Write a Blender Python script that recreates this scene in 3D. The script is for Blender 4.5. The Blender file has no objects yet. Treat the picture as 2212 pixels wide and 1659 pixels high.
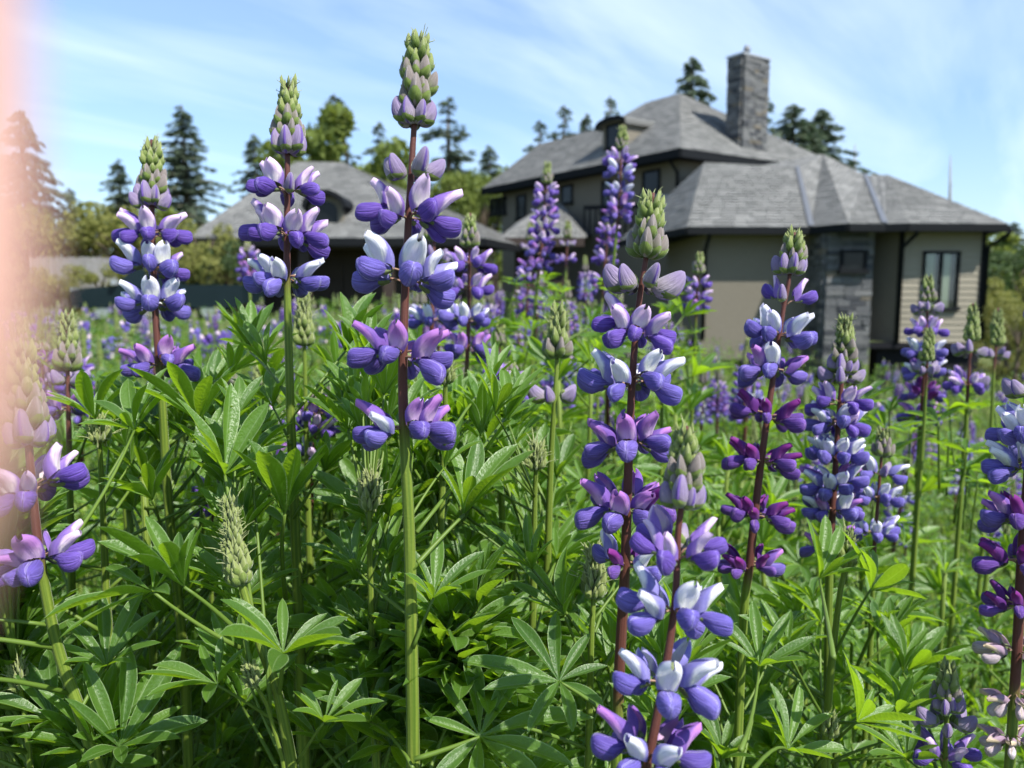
import bpy, math, random
import numpy as np
from mathutils import Vector, Matrix
random.seed(7)
rng = np.random.default_rng(11)
C = bpy.context.scene.collection
R = math.radians

# ------------------------------------------------------------------ camera
CAM_H, F, CX, CY, HORIZON = 1.15, 1703.0, 1106.0, 829.5, 630.0
PITCH = math.atan((CY - HORIZON) / F)
cam_d = bpy.data.cameras.new('camera'); cam = bpy.data.objects.new('camera', cam_d); C.objects.link(cam)
cam.location = (0, 0, CAM_H); cam.rotation_euler = (math.pi/2 - PITCH, 0, 0)
cam_d.sensor_width = 36.0; cam_d.lens = 36.0 * F / 2212.0
cam_d.clip_start = 0.002; cam_d.clip_end = 3000
cam_d.dof.use_dof = True; cam_d.dof.focus_distance = 0.36; cam_d.dof.aperture_fstop = 13.0
bpy.context.scene.camera = cam
# ------------------------------------------------------------------ sun and sky
SUN = Vector((0.62, -0.56, 1.0)).normalized()
sun_d = bpy.data.lights.new('sun', 'SUN'); sun = bpy.data.objects.new('sun', sun_d); C.objects.link(sun)
sun_d.energy = 5.0; sun_d.angle = R(0.5); sun_d.color = (1.0, 0.965, 0.90)
sun.rotation_euler = SUN.to_track_quat('Z', 'Y').to_euler()
sun.location = (5, -4, 9)
world = bpy.data.worlds.new('World'); bpy.context.scene.world = world; world.use_nodes = True
wn, wl = world.node_tree.nodes, world.node_tree.links
for n in list(wn): wn.remove(n)
def wnode(t, **kw):
    n = wn.new(t)
    for k, v in kw.items(): setattr(n, k, v)
    return n
sky = wnode('ShaderNodeTexSky'); sky.sky_type = 'NISHITA'; sky.sun_disc = False
sky.sun_elevation = math.asin(SUN.z); sky.sun_rotation = math.atan2(SUN.x, SUN.y)
sky.air_density = 1.0; sky.dust_density = 0.0; sky.ozone_density = 2.0; sky.altitude = 50
bgd = wnode('ShaderNodeBackground'); bgd.inputs['Strength'].default_value = 0.085
wout = wnode('ShaderNodeOutputWorld')
tc = wnode('ShaderNodeTexCoord')
sep = wnode('ShaderNodeSeparateXYZ'); wl.new(tc.outputs['Generated'], sep.inputs[0])
def wmath(op, a, b=None, clamp=False):
    n = wnode('ShaderNodeMath', operation=op, use_clamp=clamp)
    for i, v in enumerate((a, b)):
        if v is None: continue
        if hasattr(v, 'links'): wl.new(v, n.inputs[i])
        else: n.inputs[i].default_value = v
    return n.outputs[0]
zz = wmath('ADD', wmath('MAXIMUM', sep.outputs[2], 0.0), 0.13)
px = wmath('DIVIDE', sep.outputs[0], zz); py = wmath('DIVIDE', sep.outputs[1], zz)
comb = wnode('ShaderNodeCombineXYZ'); wl.new(px, comb.inputs[0]); wl.new(py, comb.inputs[1])
mp0 = wnode('ShaderNodeMapping'); wl.new(comb.outputs[0], mp0.inputs[0]); mp0.inputs['Rotation'].default_value = (0, 0, R(-52))
mp = wnode('ShaderNodeMapping'); wl.new(mp0.outputs[0], mp.inputs[0])
mp.inputs['Scale'].default_value = (0.30, 1.25, 1)
mp.inputs['Location'].default_value = (0.35, 0.9, 0)
n1 = wnode('ShaderNodeTexNoise'); wl.new(mp.outputs[0], n1.inputs[0])
n1.inputs['Scale'].default_value = 1.5; n1.inputs['Detail'].default_value = 7; n1.inputs['Roughness'].default_value = 0.52
n1.inputs['Distortion'].default_value = 0.5
cr = wnode('ShaderNodeValToRGB'); wl.new(n1.outputs[0], cr.inputs[0])
cr.color_ramp.elements[0].position = 0.43; cr.color_ramp.elements[0].color = (0.06, 0.06, 0.06, 1)
cr.color_ramp.elements[1].position = 0.70; cr.color_ramp.elements[1].color = (0.42, 0.42, 0.42, 1)
hz = wmath('MULTIPLY', wmath('POWER', wmath('SUBTRACT', 1.0, wmath('MAXIMUM', sep.outputs[2], 0.0)), 7.0), 0.32)
cov = wmath('MAXIMUM', cr.outputs[0], hz, True)
mixc = wnode('ShaderNodeMix', data_type='RGBA'); wl.new(cov, mixc.inputs[0])
tint = wnode('ShaderNodeMix', data_type='RGBA', blend_type='MULTIPLY'); tint.inputs[0].default_value = 1.0
lowt = wnode('ShaderNodeMix', data_type='RGBA'); wl.new(wmath('POWER', wmath('SUBTRACT', 1.0, wmath('MAXIMUM', sep.outputs[2], 0.0)), 3.0), lowt.inputs[0])
lowt.inputs[6].default_value = (1.62, 1.62, 1.62, 1); lowt.inputs[7].default_value = (0.54, 0.71, 0.94, 1)
wl.new(sky.outputs[0], tint.inputs[6]); wl.new(lowt.outputs[2], tint.inputs[7])
wl.new(tint.outputs[2], mixc.inputs[6]); mixc.inputs[7].default_value = (8.2, 9.3, 10.4, 1)
wl.new(mixc.outputs[2], bgd.inputs[0]); wl.new(bgd.outputs[0], wout.inputs[0])
# ------------------------------------------------------------------ exposure
sc = bpy.context.scene
sc.view_settings.view_transform = 'Standard'; sc.view_settings.look = 'None'
sc.view_settings.exposure = 0.92; sc.view_settings.gamma = 1.0; sc.view_settings.use_curve_mapping = False
sc.render.engine = 'CYCLES'; sc.cycles.max_bounces = 6; sc.cycles.diffuse_bounces = 3; sc.cycles.use_adaptive_sampling = True; sc.cycles.adaptive_threshold = 0.025
sc.cycles.transmission_bounces = 4; sc.cycles.transparent_max_bounces = 8; sc.cycles.use_denoising = True
sc.cycles.caustics_reflective = False; sc.cycles.caustics_refractive = False

# ------------------------------------------------------------------ projection helpers (photo pixel -> place)
FWD = Vector((0, math.cos(PITCH), -math.sin(PITCH))); UPV = Vector((0, math.sin(PITCH), math.cos(PITCH))); RGT = Vector((1, 0, 0))
CAMP = Vector((0, 0, CAM_H))
def ray(x, y): return RGT*((x-CX)/F) + UPV*(-(y-CY)/F) + FWD
def W(x, y, d): return CAMP + ray(x, y)*d                        # at depth d along the view axis
def WY(x, y, Y): r = ray(x, y); return CAMP + r*(Y/r.y)           # at world distance Y
def WZ(x, y, Z): r = ray(x, y); return CAMP + r*((Z-CAM_H)/r.z)   # at world height Z
def proj(p):
    v = Vector(p) - CAMP; d = v.dot(FWD)
    if d <= 1e-4: return None
    return (CX + F*v.x/d, CY - F*v.dot(UPV)/d, d)
def terrain(x, y):
    l=min(1.0,max(0.0,(-x-2.5)/4.0))*min(1.0,max(0.0,(y-12.0)/7.0)); h_=min(1.0,max(0.0,(x-4.5)/4.0))*min(1.0,max(0.0,(y-9.0)/7.0)); return 0.28*l*l*(3-2*l)-0.65*h_*h_*(3-2*h_)-0.9*(1-math.exp(-max(0.0, x-0.3)/3.0))*min(1.0, max(0.0, (y+1)/3.0))

# ------------------------------------------------------------------ mesh helpers
class MB:
    def __init__(s): s.v=[]; s.f=[]; s.uv=[]; s.m=[]; s.n=0
    def add(s, verts, faces, uvs=None, mat=0):
        verts = np.asarray(verts, float).reshape(-1,3); b = s.n
        s.v.append(verts); s.n += len(verts)
        s.uv.append(np.zeros((len(verts),2)) if uvs is None else np.asarray(uvs,float))
        for f in faces: s.f.append(tuple(i+b for i in f)); s.m.append(mat)
        return s
    def grid(s, fn, nu, nv, mat=0, flip=False):
        vs=[]; us=[]
        for j in range(nv+1):
            for i in range(nu+1):
                u=i/nu; v=j/nv; vs.append(fn(u,v)); us.append((u,v))
        w=nu+1; fs=[]
        for j in range(nv):
            for i in range(nu):
                q=(j*w+i, j*w+i+1, (j+1)*w+i+1, (j+1)*w+i); fs.append(q[::-1] if flip else q)
        return s.add(vs, fs, us, mat)
    def box(s, lo, hi, mat=0):
        (a,b,c),(d,e,f)=lo,hi
        v=[(a,b,c),(d,b,c),(d,e,c),(a,e,c),(a,b,f),(d,b,f),(d,e,f),(a,e,f)]
        return s.add(v,[(0,3,2,1),(4,5,6,7),(0,1,5,4),(1,2,6,5),(2,3,7,6),(3,0,4,7)],None,mat)
    def obox(s, o, ax, ay, az, mat=0):   # oriented box from corner o with edge vectors
        o=np.array(o,float); ax=np.array(ax,float); ay=np.array(ay,float); az=np.array(az,float)
        v=[o,o+ax,o+ax+ay,o+ay,o+az,o+ax+az,o+ax+ay+az,o+ay+az]
        return s.add(v,[(0,3,2,1),(4,5,6,7),(0,1,5,4),(1,2,6,5),(2,3,7,6),(3,0,4,7)],None,mat)
    def tube(s, pts, rad, sides=8, mat=0, vs=None, cap=True, squash=None):
        pts=np.asarray(pts,float); n=len(pts); rad=np.broadcast_to(rad,(n,))
        tang=np.gradient(pts,axis=0); tang/= (np.linalg.norm(tang,axis=1)[:,None]+1e-12)
        ref=np.array([0.0,1.0,0.02]) if abs(tang[0][1])<0.9 else np.array([1.0,0,0])
        vv=[]; uu=[]
        for k in range(n):
            a=np.cross(tang[k],ref); a/=np.linalg.norm(a)+1e-12; b=np.cross(tang[k],a)
            for i in range(sides):
                t=2*math.pi*i/sides
                vv.append(pts[k]+rad[k]*(a*math.cos(t)+b*math.sin(t)))
                uu.append((i/sides, k/(n-1) if vs is None else vs[k]))
        ff=[]
        for k in range(n-1):
            for i in range(sides):
                j=(i+1)%sides; ff.append((k*sides+i,k*sides+j,(k+1)*sides+j,(k+1)*sides+i))
        if cap: ff.append(tuple(range(sides))[::-1]); ff.append(tuple((n-1)*sides+i for i in range(sides)))
        return s.add(vv,ff,uu,mat)
    def poly(s, pts, mat=0): return s.add(pts,[tuple(range(len(pts)))],None,mat)
    def mesh(s, name, mats, smooth=True):
        me=bpy.data.meshes.new(name)
        v=np.concatenate(s.v); uv=np.concatenate(s.uv)
        cnt=np.array([len(f) for f in s.f]); loops=np.fromiter((i for f in s.f for i in f),int,int(cnt.sum()))
        me.vertices.add(len(v)); me.vertices.foreach_set('co', v.astype(np.float32).ravel())
        me.loops.add(len(loops)); me.loops.foreach_set('vertex_index', loops.astype(np.int32))
        me.polygons.add(len(cnt)); me.polygons.foreach_set('loop_start', np.concatenate([[0],np.cumsum(cnt)[:-1]]).astype(np.int32))
        me.polygons.foreach_set('loop_total', cnt.astype(np.int32))
        me.polygons.foreach_set('material_index', np.array(s.m,np.int32))
        me.polygons.foreach_set('use_smooth', np.full(len(cnt), smooth))
        l=me.uv_layers.new(name='UVMap'); l.data.foreach_set('uv', uv[loops].astype(np.float32).ravel())
        for m in (mats if isinstance(mats,(list,tuple)) else [mats]): me.materials.append(m)
        me.update(calc_edges=True); me.validate(); return me
    def np_arrays(s): return np.concatenate(s.v), s.f, np.concatenate(s.uv), s.m

def link(name, data, parent=None, mat4=None):
    o=bpy.data.objects.new(name, data); C.objects.link(o)
    if parent is not None: o.parent=parent
    if mat4 is not None: o.matrix_basis=mat4
    return o
def tag(o, label=None, cat=None, group=None, kind=None):
    if label: o['label']=label
    if cat: o['category']=cat
    if group: o['group']=group
    if kind: o['kind']=kind
    return o
def empty(name, loc, label=None, cat=None, group=None):
    o=link(name,None); o.location=loc; o.empty_display_size=0.05
    return tag(o,label,cat,group)
def T(v): return Matrix.Translation(Vector(v))

# ------------------------------------------------------------------ materials
def new_mat(name):
    m=bpy.data.materials.new(name); m.use_nodes=True; nt=m.node_tree
    for n in list(nt.nodes): nt.nodes.remove(n)
    return m, NT(nt)
class NT:
    def __init__(s, nt): s.nt=nt
    def n(s, t, **kw):
        x=s.nt.nodes.new(t)
        for k,v in kw.items(): setattr(x,k,v)
        return x
    def set(s, sock, v):
        if hasattr(v,'links'): s.nt.links.new(v,sock)
        else: sock.default_value=v
    def math(s, op, a, b=0.0, clamp=False):
        x=s.n('ShaderNodeMath',operation=op,use_clamp=clamp); s.set(x.inputs[0],a); s.set(x.inputs[1],b); return x.outputs[0]
    def mix(s, fac, a, b, blend='MIX'):
        x=s.n('ShaderNodeMix',data_type='RGBA',blend_type=blend); s.set(x.inputs[0],fac)
        s.set(x.inputs[6], a if hasattr(a,'links') else (*a[:3],1)); s.set(x.inputs[7], b if hasattr(b,'links') else (*b[:3],1)); return x.outputs[2]
    def smooth(s, v, lo, hi, a=0.0, b=1.0):
        x=s.n('ShaderNodeMapRange',interpolation_type='SMOOTHSTEP'); s.set(x.inputs[0],v)
        x.inputs[1].default_value=lo; x.inputs[2].default_value=hi; x.inputs[3].default_value=a; x.inputs[4].default_value=b; return x.outputs[0]
    def noise(s, vec, scale, detail=3, rough=0.5, dist=0.0):
        x=s.n('ShaderNodeTexNoise'); 
        if vec is not None: s.set(x.inputs['Vector'],vec)
        x.inputs['Scale'].default_value=scale; x.inputs['Detail'].default_value=detail; x.inputs['Roughness'].default_value=rough
        x.inputs['Distortion'].default_value=dist; return x.outputs[0]
    def uv(s):
        u=s.n('ShaderNodeUVMap'); u.uv_map='UVMap'; sp=s.n('ShaderNodeSeparateXYZ'); s.nt.links.new(u.outputs[0],sp.inputs[0])
        return u.outputs[0], sp.outputs[0], sp.outputs[1]
    def obj(s): return s.n('ShaderNodeTexCoord').outputs['Object']
    def rand(s): return s.n('ShaderNodeObjectInfo').outputs['Random']
    def bump(s, h, strength=0.2, dist=0.01):
        b=s.n('ShaderNodeBump'); b.inputs['Strength'].default_value=strength; b.inputs['Distance'].default_value=dist; s.set(b.inputs['Height'],h); return b.outputs[0]
    def out(s, color, rough=0.5, spec=0.4, transl=0.0, tcol=None, normal=None, metallic=0.0, sheen=0.0, emis=None):
        p=s.n('ShaderNodeBsdfPrincipled'); s.set(p.inputs['Base Color'], color if hasattr(color,'links') else (*color[:3],1))
        s.set(p.inputs['Roughness'],rough); p.inputs['Specular IOR Level'].default_value=spec; p.inputs['Metallic'].default_value=metallic
        if sheen: p.inputs['Sheen Weight'].default_value=sheen; p.inputs['Sheen Roughness'].default_value=0.4
        if normal is not None: s.set(p.inputs['Normal'],normal)
        o=s.n('ShaderNodeOutputMaterial'); sh=p.outputs[0]
        if transl>0:
            t=s.n('ShaderNodeBsdfTranslucent'); tc_=tcol if tcol is not None else color
            s.set(t.inputs[0], tc_ if hasattr(tc_,'links') else (*tc_[:3],1))
            if normal is not None: s.set(t.inputs['Normal'],normal)
            mx=s.n('ShaderNodeMixShader'); mx.inputs[0].default_value=transl
            s.nt.links.new(sh,mx.inputs[1]); s.nt.links.new(t.outputs[0],mx.inputs[2]); sh=mx.outputs[0]
        s.nt.links.new(sh,o.inputs[0])

def leaf_mat(name, dark, light, trans, pale=(0.30,0.40,0.19)):
    m,g=new_mat(name); uvv,u,v=g.uv(); rnd=g.rand()
    a=g.math('MULTIPLY',g.math('ABSOLUTE',g.math('SUBTRACT',u,0.5)),2.0)
    nz=g.noise(g.obj(),3.2,3)
    base=g.mix(g.math('ADD',g.math('MULTIPLY',rnd,0.78),g.math('MULTIPLY',nz,0.22)),dark,light)
    vein=g.n('ShaderNodeTexWave'); vein.wave_type='BANDS'; vein.bands_direction='Y'
    mpn=g.n('ShaderNodeMapping'); g.nt.links.new(uvv,mpn.inputs[0]); mpn.inputs['Rotation'].default_value=(0,0,0)
    comb_=g.n('ShaderNodeCombineXYZ'); g.set(comb_.inputs[0],a); g.set(comb_.inputs[1],g.math('SUBTRACT',v,g.math('MULTIPLY',a,0.16)))
    g.nt.links.new(comb_.outputs[0],vein.inputs[0]); vein.inputs['Scale'].default_value=4.2; vein.inputs['Distortion'].default_value=0.8
    base=g.mix(g.smooth(vein.outputs['Fac'],0.80,1.0,0,0.05),base,pale)
    base=g.mix(g.smooth(a,0.03,0.075,0.5,0.0),base,pale)
    base=g.mix(g.smooth(a,0.86,0.98,0.0,0.85),base,(pale[0]*1.25,pale[1]*1.2,pale[2]*1.3))  # pale margin: hairs, and light caught on folded edges painted in
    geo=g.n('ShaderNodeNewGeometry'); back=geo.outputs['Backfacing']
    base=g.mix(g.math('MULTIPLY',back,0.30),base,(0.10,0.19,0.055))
    spots=g.smooth(g.noise(g.obj(),14.0,2),0.70,0.76,0,0.35)
    base=g.mix(spots,base,(0.16,0.15,0.05))
    h=g.noise(g.obj(),26.0,3)
    g.out(base,0.40,0.48,0.46,trans,g.bump(h,0.14,0.03)); return m
M_LEAF=leaf_mat('lupine_leaf',(0.020,0.064,0.008),(0.104,0.200,0.016),(0.34,0.56,0.016))
M_LEAFY=leaf_mat('young_sunlit_leaf',(0.052,0.128,0.012),(0.125,0.230,0.022),(0.34,0.55,0.020))  # lighter greens for young leaves, and for sunlight painted onto front ones
M_LEAFFAR=leaf_mat('field_leaf',(0.022,0.072,0.009),(0.080,0.165,0.018),(0.24,0.42,0.02))

def stem_mat(name, red=True):
    m,g=new_mat(name); uvv,u,v=g.uv(); ob=g.obj()
    mpn=g.n('ShaderNodeMapping'); g.nt.links.new(uvv,mpn.inputs[0]); mpn.inputs['Scale'].default_value=(13,4.0,1)
    streak=g.noise(mpn.outputs[0],1.0,3)
    green=g.mix(g.smooth(streak,0.3,0.7),(0.060,0.105,0.010),(0.150,0.195,0.026))
    if red:
        redc=g.mix(streak,(0.048,0.014,0.010),(0.115,0.040,0.029))
        green=g.mix(g.smooth(g.math('ADD',v,g.math('MULTIPLY',g.math('SUBTRACT',streak,0.5),0.03)),0.47,0.53),redc,green)
    h=g.math('ADD',streak,g.math('MULTIPLY',g.noise(ob,900.0,2),0.5))
    g.out(green,0.55,0.25,0.0,None,g.bump(h,0.35,0.0008),sheen=0.12); return m
M_STEM=stem_mat('lupine_stem_red'); M_STEMG=stem_mat('lupine_stem_green',False)

def petal_banner(name, tip, base, edge, mott=0.10):
    m,g=new_mat(name); uvv,u,v=g.uv(); rnd=g.rand()
    s=g.math('MULTIPLY',g.math('ABSOLUTE',g.math('SUBTRACT',u,0.5)),2.0)
    nz=g.noise(g.obj(),5.0,3)
    cen=g.mix(g.smooth(v,0.12,0.65),base,tip)
    edg=g.mix(g.math('MULTIPLY',nz,mott*2),edge,tip)
    sj=g.math('SUBTRACT',g.math('ADD',s,g.math('MULTIPLY',g.math('SUBTRACT',nz,0.5),0.20)),g.math('MULTIPLY',g.math('SUBTRACT',v,0.45),0.30))
    col=g.mix(g.smooth(sj,0.44,0.60),cen,edg)
    col=g.mix(g.smooth(v,0.80,1.0,0,0.40),col,tip)
    mpn=g.n('ShaderNodeMapping'); g.nt.links.new(uvv,mpn.inputs[0]); mpn.inputs['Scale'].default_value=(44,2.2,1)
    vein=g.noise(mpn.outputs[0],1.0,2)
    col=g.mix(g.smooth(vein,0.52,0.75,0,0.35),col,tuple(c*0.55 for c in edge))
    col=g.mix(g.math('MULTIPLY',rnd,0.12),col,edge)
    g.out(col,0.55,0.22,0.30,col,g.bump(vein,0.15,0.04),sheen=0.1); return m
def petal_wing(name, a, b, rim):
    m,g=new_mat(name); uvv,u,v=g.uv(); rnd=g.rand()
    col=g.mix(g.math('ADD',g.math('MULTIPLY',rnd,0.55),g.math('MULTIPLY',g.noise(g.obj(),3.0,2),0.45)),a,b)
    mpn=g.n('ShaderNodeMapping'); g.nt.links.new(uvv,mpn.inputs[0]); mpn.inputs['Scale'].default_value=(22,1.3,1)
    vein=g.noise(mpn.outputs[0],1.0,2,0.5,0.4)
    col=g.mix(g.smooth(vein,0.48,0.66,0,0.62),col,tuple(c*0.45 for c in a))
    col=g.mix(g.smooth(vein,0.28,0.44,0.22,0.0),col,rim)
    e=g.math('MULTIPLY',g.math('ABSOLUTE',g.math('SUBTRACT',u,0.5)),2.0)
    col=g.mix(g.smooth(e,0.90,1.0,0,0.80),col,rim)
    col=g.mix(g.smooth(v,0.93,1.0,0,0.45),col,rim)
    col=g.mix(g.smooth(v,0.0,0.22,0.35,0.0),col,rim)
    g.out(col,0.62,0.16,0.26,col,g.bump(vein,0.30,0.05),sheen=0.10); return m
VIO=(0.100,0.048,0.330); VIO2=(0.185,0.112,0.450); BLU=(0.115,0.086,0.385); BLU2=(0.210,0.170,0.530)
BAN={'P':petal_banner('banner_pink',(0.80,0.60,0.80),(0.80,0.72,0.66),(0.19,0.10,0.43)),
     'W':petal_banner('banner_white',(0.87,0.86,0.89),(0.80,0.81,0.64),(0.175,0.150,0.48)),
     'M':petal_banner('banner_mauve',(0.47,0.20,0.56),(0.62,0.42,0.60),(0.15,0.080,0.35)),
     'D':petal_banner('banner_magenta',(0.20,0.022,0.20),(0.30,0.08,0.30),(0.105,0.028,0.19)),
     'X':petal_banner('banner_wilted',(0.62,0.50,0.34),(0.66,0.60,0.48),(0.30,0.20,0.30))}
WIN={'P':petal_wing('wing_violet',VIO,VIO2,(0.40,0.30,0.72)),
     'W':petal_wing('wing_blue',BLU,BLU2,(0.46,0.42,0.82)),
     'M':petal_wing('wing_blue_violet',(0.100,0.064,0.320),(0.200,0.145,0.480),(0.44,0.36,0.74)),
     'D':petal_wing('wing_purple',(0.095,0.035,0.24),(0.20,0.10,0.42),(0.44,0.26,0.56)),
     'X':petal_wing('wing_wilted',(0.40,0.30,0.32),(0.66,0.60,0.66),(0.70,0.62,0.46))}
def simple(name, c1, c2, scale=6.0, rough=0.6, spec=0.3, transl=0.0, bump=0.2, bd=0.01, metallic=0.0, detail=4):
    m,g=new_mat(name); nz=g.noise(g.obj(),scale,detail); rnd=g.rand()
    col=g.mix(g.math('ADD',g.math('MULTIPLY',nz,0.6),g.math('MULTIPLY',rnd,0.4)),c1,c2)
    g.out(col,rough,spec,transl,None,g.bump(nz,bump,bd) if bump else None,metallic=metallic); return m
M_PETI=simple('leaf_stalk',(0.050,0.098,0.010),(0.110,0.165,0.026),5.0,0.5,0.3)
M_CALYX=simple('calyx_green',(0.10,0.135,0.055),(0.21,0.25,0.11),5.0,0.6,0.25,0.15,0.2,0.03)
M_PED=simple('pedicel',(0.16,0.075,0.062),(0.33,0.22,0.14),5.0,0.55,0.3)
def bud_mat(name, low, high, rim, seam=True):
    m,g=new_mat(name); uvv,u,v=g.uv(); rnd=g.rand()
    col=g.mix(g.smooth(g.math('ADD',v,g.math('MULTIPLY',g.math('SUBTRACT',rnd,0.5),0.35)),0.20,0.70),low,high)
    mpn=g.n('ShaderNodeMapping'); g.nt.links.new(uvv,mpn.inputs[0]); mpn.inputs['Scale'].default_value=(34,2.0,1)
    vein=g.noise(mpn.outputs[0],1.0,2)
    col=g.mix(g.smooth(vein,0.5,0.75,0,0.4),col,tuple(c*0.6 for c in high))
    e=g.math('ABSOLUTE',g.math('SUBTRACT',u,0.5))
    col=g.mix(g.smooth(e,0.435,0.475,0.0,0.85) if seam else g.smooth(e,0.02,0.06,0.6,0.0),col,rim)
    g.out(col,0.6,0.22,0.15,col,g.bump(vein,0.3,0.03),sheen=0.3); return m
M_BUDV=bud_mat('bud_violet',(0.30,0.26,0.30),(0.235,0.180,0.31),(0.105,0.050,0.300))
M_BUDL=bud_mat('bud_lilac',(0.120,0.155,0.040),(0.205,0.172,0.160),(0.27,0.23,0.225))
M_BUDG=bud_mat('bud_green',(0.105,0.155,0.030),(0.225,0.265,0.085),(0.30,0.33,0.15))
M_SEP=bud_mat('sepal',(0.085,0.140,0.022),(0.165,0.225,0.050),(0.24,0.29,0.10),False)
M_BRACT=simple('bract',(0.24,0.29,0.10),(0.46,0.48,0.26),4.0,0.6,0.25,0.25,0.1)

# ------------------------------------------------------------------ ground
def ground_mat():
    m,g=new_mat('meadow_soil'); ob=g.obj()
    a=g.noise(ob,0.35,5); b=g.noise(ob,9.0,4); c=g.noise(ob,60.0,3)
    col=g.mix(g.smooth(b,0.35,0.7),(0.055,0.085,0.022),(0.16,0.14,0.06))
    col=g.mix(g.smooth(c,0.5,0.75,0,0.6),col,(0.20,0.16,0.09))
    col=g.mix(g.smooth(a,0.4,0.6,0,0.7),col,(0.05,0.105,0.022))
    g.out(col,0.9,0.1,0,None,g.bump(g.math('ADD',b,c),0.6,0.03)); return m
xs=np.concatenate([[-900,-400,-150,-70,-40],np.arange(-26,30.1,1.0),[45,75,160,400,900]])
ys=np.concatenate([[-60,-20,-6],np.arange(-2,34.1,1.0),[40,55,90,160,400,900,1800]])
mb=MB(); vs_=[(x,y,terrain(x,y)+(0.03*math.sin(x*1.3+y)*math.cos(y*.9) if y>2 else 0)) for y in ys for x in xs]
nx_=len(xs); mb.add(vs_,[(j*nx_+i,j*nx_+i+1,(j+1)*nx_+i+1,(j+1)*nx_+i) for j in range(len(ys)-1) for i in range(nx_-1)])
tag(link('ground',mb.mesh('ground',[ground_mat()])),'uneven meadow ground of soil and low grass under the lupines',None,None,'structure')

# ------------------------------------------------------------------ building materials
M_STUCCO=simple('tan_stucco',(0.128,0.114,0.090),(0.175,0.157,0.125),9.0,0.9,0.15,0,0.3,0.01)
M_SIDING=simple('tan_siding_paint',(0.195,0.174,0.132),(0.235,0.211,0.162),4.0,0.7,0.25,0,0.1,0.004)
M_FASCIA=simple('charcoal_trim',(0.006,0.007,0.008),(0.011,0.012,0.014),5.0,0.7,0.08,0,0.05)
M_DARKWOOD=simple('dark_brown_door',(0.020,0.013,0.010),(0.040,0.026,0.020),8.0,0.6,0.3)
M_BLACK=simple('matte_black',(0.006,0.006,0.008),(0.014,0.014,0.017),6.0,0.9,0.1)
M_METAL=simple('galvanised_cap',(0.32,0.33,0.34),(0.45,0.46,0.47),8.0,0.5,0.4,0,0.05,0.01,0.5)
M_FLASH=simple('valley_flashing',(0.13,0.134,0.142),(0.19,0.194,0.202),5.0,0.4,0.5,0,0.05,0.01,0.4)
M_MORTAR=simple('mortar',(0.10,0.10,0.10),(0.16,0.16,0.155),12.0,0.95,0.1)
M_ST=[simple('ledge_stone_%d'%i,a,b,7.0,0.85,0.25,0,0.8,0.03) for i,(a,b) in enumerate((((0.030,0.032,0.037),(0.070,0.073,0.080)),((0.058,0.060,0.063),(0.115,0.117,0.120)),((0.088,0.089,0.090),(0.165,0.165,0.163)),((0.100,0.088,0.070),(0.165,0.145,0.115))))]
M_CURT=simple('pale_curtain',(0.14,0.18,0.12),(0.21,0.26,0.18),3.0,0.8,0.2,0.2)
def glass_mat():
    m,g=new_mat('window_glass'); g.out((0.006,0.007,0.008),0.10,0.22); return m
M_GLASS=glass_mat()
def clear_glass():
    m,g=new_mat('clear_pane'); p=g.n('ShaderNodeBsdfGlossy'); p.inputs[0].default_value=(0.9,0.95,1,1); p.inputs[1].default_value=0.05
    t=g.n('ShaderNodeBsdfTransparent'); mx=g.n('ShaderNodeMixShader'); mx.inputs[0].default_value=0.05
    o=g.n('ShaderNodeOutputMaterial'); g.nt.links.new(t.outputs[0],mx.inputs[1]); g.nt.links.new(p.outputs[0],mx.inputs[2]); g.nt.links.new(mx.outputs[0],o.inputs[0]); return m
M_PANE=clear_glass()
def shingle_mat():
    m,g=new_mat('asphalt_shingle'); uvv,u,v=g.uv(); nz=g.noise(g.obj(),55.0,3); big=g.noise(g.obj(),0.5,3)
    col=g.mix(u,(0.090,0.091,0.087),(0.185,0.184,0.174)); col=g.mix(g.math('MULTIPLY',nz,0.35),col,(0.24,0.238,0.228)); col=g.mix(g.smooth(big,0.4,0.7,0,0.3),col,(0.11,0.11,0.104))
    g.out(col,0.9,0.2,0,None,g.bump(nz,0.5,0.01)); return m
M_SHING=shingle_mat()
def clip(poly, a, b):   # keep the part of poly on the left of a->b (2D)
    out=[]; 
    for i in range(len(poly)):
        p,q=poly[i],poly[(i+1)%len(poly)]
        sp=(b[0]-a[0])*(p[1]-a[1])-(b[1]-a[1])*(p[0]-a[0]); sq=(b[0]-a[0])*(q[1]-a[1])-(b[1]-a[1])*(q[0]-a[0])
        if sp>=0: out.append(p)
        if (sp>=0)!=(sq>=0): t=sp/(sp-sq); out.append((p[0]+t*(q[0]-p[0]),p[1]+t*(q[1]-p[1])))
    return out
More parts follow.
